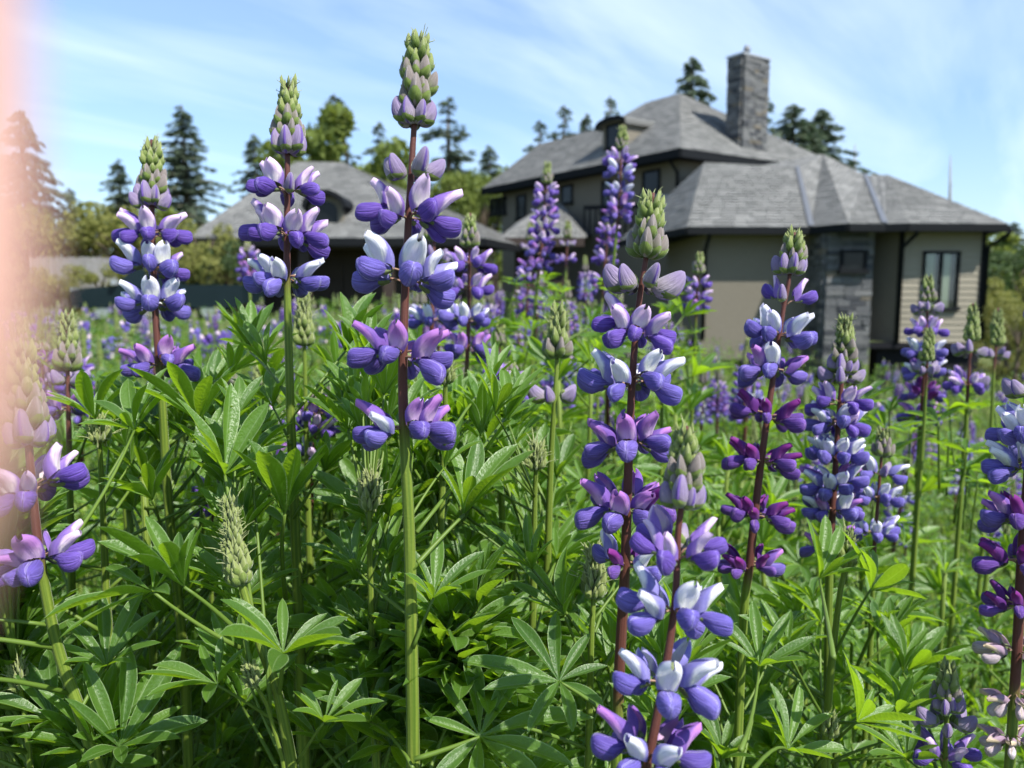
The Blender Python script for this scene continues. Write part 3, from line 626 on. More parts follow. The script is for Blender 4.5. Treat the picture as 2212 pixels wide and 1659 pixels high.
def broadleaf(seed, mat, n=5200, wide=0.42, low=0.18, clumps=34, leaf=0.018):
    g=np.random.default_rng(seed); t=MB(); t.tube([(0,0,0),(.01,0,.2),(-.01,.01,.45),(.01,0,.75)],[.035,.028,.018,.004],8,0)
    cc=[]
    for k in range(clumps):
        z=g.uniform(low,0.95); rr=wide*math.sqrt(max(0.02,1-((z-.52)/.50)**2))*g.uniform(.35,1.0); az=g.uniform(0,6.3); c=np.array([rr*math.cos(az),rr*math.sin(az),z]); cc.append(c)
        t.tube([(0,0,max(.08,z-.3)),tuple(c*np.array([.5,.5,1])-np.array([0,0,.08])),tuple(c)],[.010,.006,.002],4,0)
    cc=np.array(cc); idx=g.integers(0,clumps,n); rad=g.uniform(.07,.15,clumps)
    dirs=g.normal(0,1,(n,3)); dirs/=np.linalg.norm(dirs,axis=1)[:,None]; cen=cc[idx]+dirs*(rad[idx]*g.uniform(.3,1.05,n)**.5)[:,None]*np.array([1,1,.8])
    cen[:,2]=np.maximum(cen[:,2],0.01)
    a=g.normal(0,1,(n,3)); a/=np.linalg.norm(a,axis=1)[:,None]; b=np.cross(a,g.normal(0,1,(n,3))); b/=np.linalg.norm(b,axis=1)[:,None]; s=g.uniform(.6,1.4,n)[:,None]*leaf
    cr=MB(); quads(cr,cen,a*s,b*s*.6,np.clip(g.random(n)*.6+.4*(idx%5)/5,0,1)); return t.mesh('tree_trunk',[M_BARK]),None,cr.mesh('tree_crown',[mat],False)
DEC={'g':broadleaf(11,M_DECID,9000,.42,.15,44,.021),'g2':broadleaf(12,M_DECID,6000,.5),'y':broadleaf(13,M_YELLOW,5200,.55,.05,30),'d':broadleaf(14,M_DARKB,5200,.5,.05,30),'r':broadleaf(15,M_RUST,3200,.55,.05,24)}
def tree(kind, x, ytop, Y, h, label, name, cat='tree', group=None, wx=1.0, zrot=None):
    top=WY(x,ytop,Y); base=Vector((top.x,top.y,top.z-h)); parts=CONI[kind] if isinstance(kind,int) else DEC[kind]
    o=empty(name,base,label,cat,group); zr=random.uniform(0,6.3) if zrot is None else zrot
    wx*=1.4 if isinstance(kind,int) else 1.0; M=Matrix.Rotation(zr,4,'Z')@Matrix.Diagonal((h*wx,h*wx,h,1))
    link('trunk',parts[0],o,M)
    if parts[1]: link('limbs',parts[1],o,M)
    link('crown',parts[2],o,M); return o
GC='conifers on the skyline'
tree(2,38,238,46,15,'big broad conifer standing at the far left edge of the skyline','conifer',group=GC,wx=.95)
tree(0,255,342,62,15,'small pale conifer between the two leftmost lupine spikes','conifer',group=GC)
tree(0,392,226,50,15,'tall full conifer right of the leftmost tall lupine','conifer',group=GC,wx=1.1)
tree(1,150,405,60,12,'low conifer rising from the bushes above the pickup truck','conifer',group=GC)
tree(0,548,288,56,15,'conifer directly left of the garage roof peak','conifer',group=GC)
tree(1,722,202,58,18,'dark conifer rising behind the round broadleaf tree','conifer',group=GC,wx=1.2)
tree(1,818,262,60,16,'thin conifer half hidden behind the round broadleaf tree','conifer',group=GC)
tree(1,968,208,52,17,'sparse tall conifer just right of the tallest lupine','conifer',group=GC,wx=1.15)
tree(0,1056,312,60,14,'conifer above the yellow-green tree at the house corner','conifer',group=GC,wx=1.1)
tree(1,1166,258,66,18,'leftmost small conifer behind the long roof ridge','conifer',group=GC)
tree(1,1219,226,66,19,'tallest small conifer behind the long roof ridge','conifer',group=GC)
tree(0,1266,243,66,17,'dark pointed conifer just left of the arched dormer','conifer',group=GC,wx=.8)
tree(3,1318,212,70,19,'faint bare-topped conifer directly behind the arched dormer','conifer',group=GC)
tree(2,1496,122,48,19,'conifer standing behind the highest roof peak','conifer',group=GC,wx=.75)
tree(1,1656,205,52,18,'conifer mostly hidden behind the stone chimney','conifer',group=GC,wx=.8)
tree(2,1716,226,50,16,'bushy conifer right of the stone chimney','conifer',group=GC,wx=1.15)
tree(2,1748,262,51,14,'short conifer filling the gap between the pair beside the chimney','conifer',group=GC,wx=1.2)
tree(2,1778,236,53,16,'right one of the paired conifers beside the chimney','conifer',group=GC,wx=1.2)
tree(0,2130,468,110,12,'tiny far conifer above the right end of the eaves','conifer',group=GC)
tree(2,2192,480,90,11,'dark conifer at the far right edge behind the house','conifer',group=GC,wx=1.3)
GT='broadleaf trees and bushes behind the field'
tree('g',756,246,40,10.5,'round sunlit green broadleaf tree behind the garage roof','broadleaf_tree',group=GT,wx=.9)
tree('g2',1046,352,44,9,'yellow-green tree at the left corner of the house','broadleaf_tree',group=GT,wx=.62)
tree('g',985,385,46,8,'small green tree between garage roof and tallest lupine','broadleaf_tree',group=GT,wx=.8)
for i,(k,x,y,Y,h,w,l) in enumerate((('y',60,455,34,5.5,1.3,'pale yellow-green bush at the far left behind the meadow'),('y',165,440,36,6,1.1,'yellow-green bush above the hood of the pickup truck'),('y',265,450,35,5.6,1.1,'yellow-green bush above the cab of the pickup truck'),('g',345,452,38,6,1.0,'green bush behind the leftmost tall lupine stem'),('d',478,518,22.5,2.5,.9,'dark green shrub against the left end of the garage'),('y',435,478,23,3.2,.9,'olive shrub beside the left garage corner'),('g2',-60,430,36,7,1.2,'bush cut by the left edge of the picture'),
    ('g',2160,505,48,6.5,1.2,'green tree behind the siding corner of the house'),('d',2215,520,40,6.5,1.3,'dark bush cut by the right edge of the picture'),('g2',2135,560,55,7,1.0,'far green bush just past the corner downspout'),('r',2165,650,16,1.6,.7,'bronze leaved shrub beside the siding wall'),('r',2205,668,14,1.5,.9,'low bronze shrub at the right edge'),('y',2185,600,26,3.4,1.0,'yellow-green shrub behind the bronze shrubs'),('y',30,572,26,2.2,1.2,'low yellowish shrub before the pale fence, at the left edge'),('y',120,576,26,2.2,1.2,'low yellowish shrub before the middle of the pale fence'),('y',215,574,26.5,2.1,1.1,'low yellowish shrub at the right end of the pale fence'))):
    tree(k,x,y,Y,h,l,'bush','bush',GT,wx=w)
for x,y0,y1,Y,l in ((1847,312,440,60,'short bare dead trunk rising behind the wing roof'),(2053,335,480,58,'tall bare dead trunk with stubs behind the right roof slope')):
    a=WY(x,y0,Y); b=WY(x-2,y1+60,Y); o=empty('dead_tree',b,l,'tree','bare dead trunks'); mb=MB(); L=(a-b).length
    mb.tube([(0,0,0),tuple((a-b)*.5),tuple(a-b)],[.16,.11,.03],8,0); link('trunk',mb.mesh('dead_trunk',[M_DEAD]),o); br=MB()
    for i in range(16):
        t=random.uniform(.2,.95); az=random.uniform(0,6.3); q=(a-b)*t; ln=random.uniform(.3,.9)*(1.1-t); br.tube([tuple(q),tuple(q+Vector((math.cos(az),math.sin(az),-.2))*ln)],[.025,.008],4,0)
    link('branch_stubs',br.mesh('branch_stubs',[M_DEAD]),o)

# ------------------------------------------------------------------ pickup truck
def paint():
    m,g=new_mat('dark_teal_paint'); nz=g.noise(g.obj(),3.0,3); g.out(g.mix(nz,(0.004,0.010,0.012),(0.008,0.016,0.019)),0.42,0.22); return m
M_PAINT=paint(); M_TYRE=simple('rubber',(0.012,0.012,0.012),(0.025,0.025,0.025),8.0,0.85,0.2); M_RIM=simple('alloy',(0.45,0.45,0.46),(0.6,0.6,0.6),5.0,0.3,0.5,0,0.0,0.01,0.8)
M_CGLASS=simple('tinted_glass',(0.010,0.016,0.016),(0.020,0.030,0.028),2.0,0.05,0.7,0,0.0)
TY=21.5; xL=WY(148,620,TY).x; xR=WY(525,620,TY).x; TL=xR-xL; zr=WY(290,569,TY).z
tb=Vector((xL,TY,terrain(xL,TY))); trk=empty('pickup_truck',tb,'dark teal pickup truck parked beyond the meadow at left, half hidden','truck')
zr-=tb.z
def extr(mb, prof, y0, y1, tw=0.0, mat=0):
    k=len(prof); mb.add([(x,y0+ (tw*(z-prof[0][1]) if z>1.1 else 0),z) for x,z in prof]+[(x,y1-(tw*(z-prof[0][1]) if z>1.1 else 0),z) for x,z in prof],[tuple(range(k))[::-1],tuple(range(k,2*k))]+[(i,(i+1)%k,k+(i+1)%k,k+i) for i in range(k)],None,mat)
s=TL/5.2
def sx(l): return [(x*s,z*zr/1.85) for x,z in l]
mb=MB(); extr(mb,sx([(0.05,.55),(0.0,.85),(.06,1.02),(.5,1.10),(1.35,1.17),(3.3,1.20),(5.15,1.20),(5.2,.62),(4.95,.50),(.3,.48)]),0,1.85); link('body',mb.mesh('truck_body',[M_PAINT],False),trk)
mb=MB(); extr(mb,sx([(1.30,1.16),(2.0,1.80),(2.25,1.85),(3.0,1.85),(3.2,1.80),(3.32,1.18)]),.10,1.75,.12); link('cab',mb.mesh('truck_cab',[M_PAINT],False),trk)
for l,nm in (([(1.52,1.22),(2.02,1.72),(2.22,1.77),(2.22,1.22)],'side_window'),([(2.36,1.22),(2.36,1.77),(2.95,1.77),(3.10,1.72),(3.16,1.22)],'side_window')):
    mb=MB(); k=len(l); pr_=sx(l); mb.add([(x,.165+.06*(z-1.2)-.012,z) for x,z in pr_]+[(x,.165+.06*(z-1.2)+.02,z) for x,z in pr_],[tuple(range(k))[::-1],tuple(range(k,2*k))]+[(i,(i+1)%k,k+(i+1)%k,k+i) for i in range(k)]); link(nm,mb.mesh(nm,[M_CGLASS],False),trk)
mb=MB(); q=sx([(1.34,1.20),(1.97,1.775)]); mb.add([(q[0][0]-.015,.2,q[0][1]+.02),(q[0][0]-.015,1.65,q[0][1]+.02),(q[1][0]-.015,1.55,q[1][1]),(q[1][0]-.015,.3,q[1][1])],[(0,1,2,3)]); link('windshield',mb.mesh('windshield',[M_CGLASS],False),trk)
for wx_ in (.95,4.15):
    for wy_ in (.0,1.62):
        mb=MB(); pf=[(.24,0),(.36,.01),(.38,.06),(.38,.17),(.36,.22),(.24,.23)]
        mb.grid(lambda u,v: (wx_*s+np.interp(v*5,range(6),[p[0] for p in pf])*math.cos(6.2832*u),wy_+np.interp(v*5,range(6),[p[1] for p in pf]),.38+np.interp(v*5,range(6),[p[0] for p in pf])*math.sin(6.2832*u)),20,5); w_=link('wheel',mb.mesh('tyre',[M_TYRE]),trk)
        rm=MB(); rm.grid(lambda u,v: (wx_*s+.24*v*math.cos(6.2832*u),wy_+.03+.19*(wy_>0)*0,.38+.24*v*math.sin(6.2832*u)),16,2); link('rim',rm.mesh('rim',[M_RIM]),w_)
mb=MB(); mb.box((1.35*s,-.16,1.2*zr/1.85),(1.50*s,.0,1.36*zr/1.85)); link('side_mirror',mb.mesh('side_mirror',[M_METAL],False),trk)
mb=MB(); mb.box((-.02,.1,.80),(.03,.45,.98)); link('headlight',mb.mesh('headlight',[M_RIM],False),trk); mb=MB(); mb.box((-.02,1.4,.80),(.03,1.75,.98)); link('headlight',mb.mesh('headlight',[M_RIM],False),trk)
# pale board fence behind the truck
M_WHITE=simple('weathered_white_paint',(0.20,0.19,0.18),(0.30,0.285,0.27),3.0,0.7,0.2)
a=WY(60,556,29); b=WY(250,560,29); fz=a.z; fb=Vector((a.x,29,terrain(a.x,29))); fen=empty('board_fence',fb,'pale board fence behind the pickup truck','fence')
n=26
me_b=MB().box((0,0,.1),((b.x-a.x)/n-.03,.025,fz-fb.z)).mesh('fence_board',[M_WHITE],False)
for i in range(n): link('board',me_b,fen,T(((b.x-a.x)*i/n,random.uniform(-.008,.008),random.uniform(-.03,.03))))
mb=MB(); mb.box((0,.03,.4),(b.x-a.x,.08,.5)); mb.box((0,.03,fz-fb.z-.4),(b.x-a.x,.08,fz-fb.z-.3)); link('rails',mb.mesh('rails',[M_WHITE],False),fen)

# ------------------------------------------------------------------ lupine pieces (unit size, X outward, Z up)
def sst(a,b,x): t=min(1,max(0,(x-a)/(b-a))); return t*t*(3-2*t)
def wing_geo(mb, r, mat=0, nu=9, nv=11, slim=1.0, gap=0.012):
    droop=r.uniform(-0.22,0.10); blunt=r.uniform(2.1,3.0); hh=r.uniform(0.92,1.08)*slim; ww=r.uniform(0.72,0.95)*slim; cr_=r.uniform(-.03,.03)
    for side in (-1,1):
        ph=r.uniform(0,6)
        def fn(u,v):
            x=0.04+0.96*(1-math.cos(math.pi*(0.04+0.96*v)))/2
            if x>0.55: e_=(x-0.55)/0.45; k=max(0.0,1-e_**blunt)**(1/blunt); kt=max(0.0,1-e_**4.5)**(1/4.5); s=1
            else: k=kt=1; s=sst(0.02,0.55,x)
            zt=-0.17+0.19*kt*(0.55+0.45*s)+0.02*math.sin(3*x)+0.05*sst(.6,.95,x)*k; zb=-0.17-0.35*k*(0.08+0.92*s)*hh
            w=0.27*k*(0.20+0.80*s)*ww
            th=math.pi*u; st=math.sin(th)
            y=side*(gap*(1-abs(2*u-1))+gap*0.5+w*st**0.85*(1+0.30*math.cos(th))*(1+0.05*math.sin(14*u+ph)))
            z=(zt+zb)/2+(zt-zb)/2*(math.cos(th)*(1+0.10*st) if u<.5 else math.cos(th))-0.035*k*s*max(0,1-u/0.16)+0.012*math.sin(9*v+ph)*st
            z+=droop*x*x; y+=cr_*x+0.008*math.sin(7*v+ph)*st*side
            return (x*0.94,y,z)
        mb.grid(fn,nu,nv,mat,flip=(side<0))
def banner_geo(mb, r, mat=0, nu=16, nv=10, closed=0.0):
    """banner petal: pale folded front panel leaning outward, darker sides reflexed back as a dome"""
    lean=r.uniform(-0.16,0.06); wd=r.uniform(0.85,1.18)*(1-0.50*closed); hs=r.uniform(0.92,1.16)*(1-0.22*closed); ph=r.uniform(0,6); tw=r.uniform(-.05,.05)
    def fn(u,v):
        s=2*u-1; t=v; a=abs(s); sg=1 if s>=0 else -1
        cx=0.32+(0.50+lean+0.10*closed)*t; cz=0.01+0.50*hs*t**0.9
        wf=(0.045+0.100*t**0.8)*(1-0.60*t**7)*wd; fold=0.30
        if a<=fold:
            q=a/fold; x=cx-0.05*(1-q*q)*math.sin(math.pi*min(1,t+.15)); y=sg*wf*q; z=cz+0.02*q-0.03*(1-q)*t**5
        else:
            q=(a-fold)/(1-fold)
            ex=-0.06+0.05*t+(0.72+lean)*t**3; ez=-0.10+(1.02*t-0.36*t*t)*hs; ey=wf*0.6+0.085*(1-t**2)
            x=cx+(ex-cx)*q; z=cz+(ez-cz)*q+0.11*math.sin(math.pi*q)*t*hs
            y=sg*(wf+(ey-wf)*q+0.175*wd*math.sin(math.pi*q**0.8)*max(0,math.sin(math.pi*(0.30+0.70*t)))**0.8)
        y+=0.012*math.sin(6*t+ph+3*s)+tw*t; z+=0.010*math.sin(8*s+ph)*t; x+=0.012*math.sin(7*s+2*ph)*t
        return (x,y*1.05,z*1.06)
    mb.grid(fn,nu,nv,mat)
def calyx_geo(mb, r, mc=0, mp=1, ped=0.44):
    for lo,(x1,rad,a0,a1) in enumerate(((0.40,0.135,200,340),(0.17,0.12,30,150))):
        def fn(u,v):
            a=R(a0+(a1-a0)*u); e=1-0.45*abs(2*u-1)
            x=-0.09+(x1+0.09)*v*e; rr=rad*(0.25+0.75*math.sin(math.pi*min(1,0.15+0.62*v)))*(1+0.35*v if lo==0 else 1)
            return (x, rr*math.cos(a), -0.05+rr*math.sin(a)*(1.15 if lo==0 else 1.5)-(0.06*v if lo==0 else -0.05*v))
        mb.grid(fn,6,5,mc)
    k=r.uniform(-0.04,0.04)
    mb.tube([(-ped,0,-0.10+k),(-ped*0.66,0,-0.035),(-ped*0.3,0,-0.03),(-0.07,0,-0.045)],[0.036,0.030,0.030,0.055],6,mp)
def bud_body(mb, r, wy=0.21, wx=0.25, mat=0, hook=0.08, n=10, nv=9, blunt=0.8):
    def fn(u,v):
        a=2*math.pi*u; vv=0.5*v+0.25*(1-math.cos(math.pi*v)); rr=(math.sin(math.pi*min(1,(vv*0.985+0.015)**0.72)))**blunt
        if v>0.999: rr=0.0
        v=vv
        cx=0.10*math.sin(math.pi*v*0.9)-hook*v*v
        ridge=1+0.16*max(0,math.cos(a))**6
        return (cx-wx*rr*math.cos(a)*ridge*-1, wy*rr*math.sin(a), v)
    mb.grid(fn,n,nv,mat)
def sepal_geo(mb, wy, wx, mat, h=0.58, inner=True):
    for cen,ht,sp in ((0.0,h,115),(180.0,h*0.75,100)) if inner else ((0.0,h,115),):
        def fn(u,v):
            s=2*u-1; a=R(cen+s*sp*(1-0.85*v**1.6)); vv=v*ht
            rr=(math.sin(math.pi*min(1,(vv*0.97+0.03)**0.72)))**0.8*1.07+0.012
            cx=0.10*math.sin(math.pi*vv*0.9)
            return (cx+wx*rr*math.cos(a)+0.02*v*math.cos(a), wy*rr*math.sin(a), vv)
        mb.grid(fn,6,5,mat)
def bract_geo(mb, r, mat=0, ln=1.0, curl=1.0, w=0.035):
    n=8; pts=[]; rad=[]
    for i in range(n+1):
        t=i/n; a=curl*1.9*t*t
        pts.append((0.16+0.30*ln*math.sin(a)*t+0.05*t, 0.04*math.sin(3*t), ln*(t-0.22*curl*t**3))); rad.append(w*(1-0.85*t)+0.004)
    mb.tube(pts,rad,5,mat)
NV=6
def variants(fn, n=NV, seed=1):
    return [fn(random.Random(seed*1000+i)) for i in range(n)]
def mesh_of(build, name, mats, r):
    mb=MB(); build(mb,r); return mb.mesh(name,mats)
ME_CALYX=variants(lambda r: mesh_of(lambda mb,q: calyx_geo(mb,q),'flower_base',[M_CALYX,M_PED],r),4,1)
ME_BAN={k:variants(lambda r: mesh_of(lambda mb,q: banner_geo(mb,q,closed=(0.9 if k=='P' and q.random()<0.30 else (0.7 if k in 'DX' else 0.0))),'banner_'+k,[BAN[k]],r),8,2+i) for i,k in enumerate('PWMDX')}
ME_WIN={k:variants(lambda r: mesh_of(lambda mb,q: wing_geo(mb,q,slim=(0.8 if k in 'DX' else 1.0)),'wing_'+k,[WIN[k]],r),6,12+i) for i,k in enumerate('PWMDX')}
def bud_mesh(kind):
    def b(r):
        mb=MB()
        if kind=='V': bud_body(mb,r,r.uniform(.19,.23),r.uniform(.28,.34),0,0.02,14,11,0.52); sepal_geo(mb,.215,.33,1,0.46)
        elif kind=='L': bud_body(mb,r,r.uniform(.18,.22),r.uniform(.22,.27),0,0.08,12,10,0.62); sepal_geo(mb,.215,.26,1,0.66)
        elif kind=='G': bud_body(mb,r,r.uniform(.17,.21),r.uniform(.19,.22),0,0.12); sepal_geo(mb,.20,.22,1,0.72,False)
        elif kind=='Y':
            bud_body(mb,r,r.uniform(.13,.17),r.uniform(.15,.18),0,0.10,8,6)
            bract_geo(mb,r,2,r.uniform(1.0,1.25),r.uniform(1.0,1.9),0.045)
        elif kind=='B':
            bud_body(mb,r,r.uniform(.15,.19),r.uniform(.17,.20),0,0.12,8,7)
            bract_geo(mb,r,2,r.uniform(1.3,1.8),r.uniform(0.8,1.7),0.042)
        return mb.mesh('bud_'+kind,[{'V':M_BUDV,'L':M_BUDL}.get(kind,M_BUDG),M_SEP,M_BRACT])
    return b
ME_BUD={k:variants(bud_mesh(k),6,40+i) for i,k in enumerate('VLGYB')}
def open_bud(r):
    mb=MB(); wing_geo(mb,r,0,7,9,0.95,0.004); banner_geo(mb,r,1,14,8,closed=1.0); calyx_geo(mb,r,2,3); return mb.mesh('opening_flower',[WIN['P'],BAN['P'],M_CALYX,M_PED])
ME_OPEN=variants(open_bud,5,60)
def whole_flower(k):
    def b(r):
        mb=MB(); wing_geo(mb,r,0,6,7,0.85 if k in 'DX' else 1.0); banner_geo(mb,r,1,10,6,closed=0.3 if k=='P' else 0.0); calyx_geo(mb,r,2,3); return mb.mesh('flower_'+k,[WIN[k],BAN[k],M_CALYX,M_PED])
    return b
ME_FLOWER={k:variants(whole_flower(k),5,70+i) for i,k in enumerate('PWMDX')}

# leaflets (unit length along X, normal Z)
def leaflet_geo(mb, r, mat=0, nx=4, ny=9, wmax=None):
    w0=wmax or r.uniform(0.076,0.106); fold=r.uniform(0.5,1.2); dr=r.uniform(0.0,0.30); sw=r.uniform(-.09,.09); cup=r.uniform(0,1); ph=r.uniform(0,6); pk=r.uniform(0.55,0.68)
    def fn(u,v):
        s=2*u-1; x=v
        w=w0*(max(0,math.sin(math.pi*min(1.0,(x*0.985)**(math.log(0.5)/math.log(pk)))))**0.75)
        if v<=0.0: w=0.006
        if v>=0.999: w=0.0
        y=s*w; z=abs(s)**1.25*w*fold*(1-0.3*x) - dr*x*x*0.8 + 0.10*x
        z+=0.012*math.sin(11*x+ph+1.5*s)*abs(s)*cup
        y+=sw*x*x
        return (x*(1-0.10*dr),y,z)
    mb.grid(fn,nx,ny,mat)
def leaflet_mesh(m):
    return lambda r: mesh_of(lambda mb,q: leaflet_geo(mb,q),'leaflet',[m],r)
ME_LL=variants(leaflet_mesh(M_LEAF),10,90); ME_LLY=variants(leaflet_mesh(M_LEAFY),10,91)
def frame(x, z):   # matrix with X axis x and Z close to z
    x=Vector(x).normalized(); y=Vector(z).cross(x)
    if y.length<1e-5: y=Vector((0,1,0)).cross(x)
    y.normalize(); zz_=x.cross(y); return Matrix(((x.x,y.x,zz_.x),(x.y,y.y,zz_.y),(x.z,y.z,zz_.z)))
def leaf_layout(r, n, axis, back, el):
    """directions and lengths of the leaflets of a palmate leaf whose stalk comes from 'back'"""
    axis=Vector(axis).normalized(); e1=-(Vector(back)-axis*axis.dot(Vector(back)))
    if e1.length<1e-3: e1=Vector((1,0,0))-axis*axis.x
    e1.normalize(); e2=axis.cross(e1); out=[]
    for i in range(n):
        q=(i-(n-1)/2)/((n-1)/2); th=q*R(150)+r.uniform(-.1,.1); ln=(1-0.42*abs(q)**1.5)*r.uniform(0.9,1.06)
        e=el+r.uniform(-.16,.16)
        d=(e1*math.cos(th)+e2*math.sin(th))*math.cos(e)+axis*math.sin(e)
        nrm=axis*math.cos(e)-(e1*math.cos(th)+e2*math.sin(th))*math.sin(e)
        nrm=nrm+Vector((r.uniform(-.25,.25),r.uniform(-.25,.25),r.uniform(-.15,.15)))
        out.append((d,ln,nrm))
    return out
def petiole_pts(a, b, r, bend=0.12, n=7):
    a=np.array(a); b=np.array(b); L=np.linalg.norm(b-a); mid=(a+b)/2+np.array([r.uniform(-.05,.05),r.uniform(-.05,.05),bend])*L*r.uniform(-.6,1.0)
    t=np.linspace(0,1,n)[:,None]; return (1-t)**2*a+2*t*(1-t)*mid+t*t*b
def leaf_rot(d, nrm): return frame(d,nrm)
NLEAF=[0]
def add_leaf(plant, base, r, hub, axis, size, n=8, el=0.5, stalk=None, young=False, fine=True):
    """a palmate leaf: stalk mesh as the part, each leaflet a sub-part"""
    hub=Vector(hub); st=Vector(stalk) if stalk is not None else hub-Vector(axis).normalized()*size*1.6
    mb=MB(); pp=petiole_pts(tuple(st-hub),(0,0,0),r)
    mb.tube(pp,np.linspace(size*0.027,size*0.016,len(pp)),6,0)
    lf=link('leaf',mb.mesh('leaf_stalk',[M_PETI]),plant,T(hub-base)); NLEAF[0]+=1
    meshes=ME_LLY if young else ME_LL  # young also picks the lighter green that paints sunlight in
    for d,ln,nrm in leaf_layout(r,n,axis,(st-hub).normalized(),el):
        link('leaflet',r.choice(meshes),lf,frame(d,nrm).to_4x4() @ Matrix.Diagonal((size*ln,size*ln*r.uniform(.9,1.2),size*ln,1)))
    return lf
def low_leaf_mesh(seed, mat, n=8, ny=5, nx=2):
    r=random.Random(seed); mb=MB()
    mb.tube(petiole_pts((0.5*r.uniform(-1,1),0.5*r.uniform(-1,1),-1.5),(0,0,0),r),0.03,4,1)
    el=r.uniform(0.1,0.7)
    for d,ln,nrm in leaf_layout(r,n,(r.uniform(-.3,.3),r.uniform(-.3,.3),1),(r.uniform(-1,1),r.uniform(-1,1),-1),el):
        t=MB(); leaflet_geo(t,r,0,nx,ny); v,f,uv,m=t.np_arrays()
        M3=np.array(frame(d,nrm)); mb.add((v*ln)@M3.T,f,uv,0)
    return mb
ME_LEAFLOW=[low_leaf_mesh(500+i,M_LEAF).mesh('palmate_leaf',[M_LEAFFAR if i%2 else M_LEAF,M_PETI]) for i in range(10)]

# ------------------------------------------------------------------ lupine plants
def catmull(P, n=10):
    P=[np.array(p,float) for p in P]; P=[2*P[0]-P[1]]+P+[2*P[-1]-P[-2]]; out=[]
    for i in range(1,len(P)-2):
        for t in np.linspace(0,1,n,endpoint=False):
            a,b,c,d=P[i-1],P[i],P[i+1],P[i+2]
            out.append(0.5*((2*b)+(c-a)*t+(2*a-5*b+4*c-d)*t*t+(3*b-a-3*c+d)*t**3))
    out.append(P[-2]); return np.array(out)
HEROES=[]   # (polyline in pixels, half width, depth) for keeping leaves from covering flower spikes
class Spike:
    """a flowering stem: path = [(x,y,depth) ...] photo points from tip to low on the stem"""
    def __init__(s, path, label, cat='lupine', group='lupines in flower', name='lupine', to_ground=True, rad=(9,13,19), trans=None, seed=0):
        s.r=random.Random(seed or int(path[0][0]*7+path[0][1])); s.path=path
        pts=[W(*p) for p in path]; ext=[]
        last=pts[-1]
        if to_ground:
            g=terrain(last.x,last.y); dirv=(pts[-1]-pts[-2]).normalized()
            foot=Vector((last.x+dirv.x*0.25, last.y+0.03, g))
            ext=[tuple(last.lerp(foot,q_)+dirv*(0.10*q_*(1-q_))) for q_ in np.linspace(0.08,1,12)]
        else: foot=Vector((last.x,last.y,last.z))
        s.base=foot; s.plant=empty(name,foot,label,cat,group)
        s.cur=catmull(pts,10); s.cur=np.concatenate([s.cur,np.array(ext)]) if ext else s.cur
        s.pix=np.array([proj(p)[:2] if proj(p) else (0,9999) for p in s.cur]); s.dep=np.array([(proj(p) or (0,0,.1))[2] for p in s.cur])
        d0=path[0][2]; k=d0/F
        ys=np.array([p[1] for p in s.pix])
        top=path[0][1]; tr=trans if trans is not None else 1e9
        arc=np.concatenate([[0],np.cumsum(np.linalg.norm(np.diff(s.cur,axis=0),axis=1))])
        i_tr=int(np.argmax(ys>tr)) if (ys>tr).any() else len(ys)-1
        s.arc=arc; s.trans_arc=arc[i_tr]
        vs=0.5+(arc-arc[i_tr])/0.30 if trans is not None else np.full(len(arc),0.0)
        rr=np.interp(arc,[0,arc[-1]*0.15,arc[-1]*0.35,arc[-1]],[rad[0]*k*0.6,rad[1]*k,rad[2]*k,rad[2]*k*1.25])
        s.radarr=rr
        mb=MB(); mb.tube(s.cur-np.array(foot),rr,12,0,vs)
        s.stem=link('stem',mb.mesh('stem',[M_STEM if trans is not None else M_STEMG]),s.plant)
    def at(s, y):
        ys=s.pix[:,1]; i=int(np.argmax(ys>=y)) if (ys>=y).any() else len(ys)-1
        i=max(1,i); t=(y-ys[i-1])/max(1e-6,ys[i]-ys[i-1]); t=min(1,max(0,t))
        p=s.cur[i-1]*(1-t)+s.cur[i]*t; ax=s.cur[i-1]-s.cur[i]; ax=Vector(ax).normalized()
        return Vector(p),ax,s.dep[i],s.radarr[i]
    def dirs(s, ax, az):
        e1=Vector((1,0,0))-ax*ax.x; e1.normalize(); e2=ax.cross(e1)   # e1 to the right, e2 away
        return (e1*math.cos(az)+e2*math.sin(az)).normalized()
    def cluster(s, y0, y1, budpx, n=7, kinds='VLLGGYY', spread=1.0, rows=None, braq=True):
        """bud cluster between tip y0 and bottom y1"""
        s.maxy=max(s.maxy,y1); r=s.r; y=y1; row=0; L=y1-y0; ph=r.uniform(0,6.3); budpx*=0.93
        while True:
            t=(y1-y)/L
            if t>0.97: break
            sz=budpx*(1-0.46*t); 
            kd=kinds[min(len(kinds)-1,int(t*len(kinds)*0.999))]
            nn=max(4,n-(1 if t>.6 else 0)-(1 if t>.85 else 0))
            for i in range(nn):
                az=ph+2*math.pi*i/nn+r.uniform(-.14,.14)
                p,ax,dep,rd=s.at(y+r.uniform(-.05,.05)*sz); k=dep/F
                o=s.dirs(ax,az); tilt=(0.60-0.14*t)*spread*r.uniform(.7,1.25)
                z=(ax*math.cos(tilt)+o*math.sin(tilt)).normalized(); x=(o-z*o.dot(z)).normalized(); yv=z.cross(x)
                lz=sz*k*r.uniform(.78,1.16)
                M=Matrix(((x.x,yv.x,z.x),(x.y,yv.y,z.y),(x.z,yv.z,z.z))).to_4x4()
                pos=p+o*(rd*0.6+0.06*lz)
                link('bud',r.choice(ME_BUD[kd]),s.plant,T(pos-s.base)@M@Matrix.Scale(lz,4))
            ph+=math.pi/nn+r.uniform(-.1,.1); y-=sz*(0.48 if t<.5 else 0.42); row+=1
    maxy=0
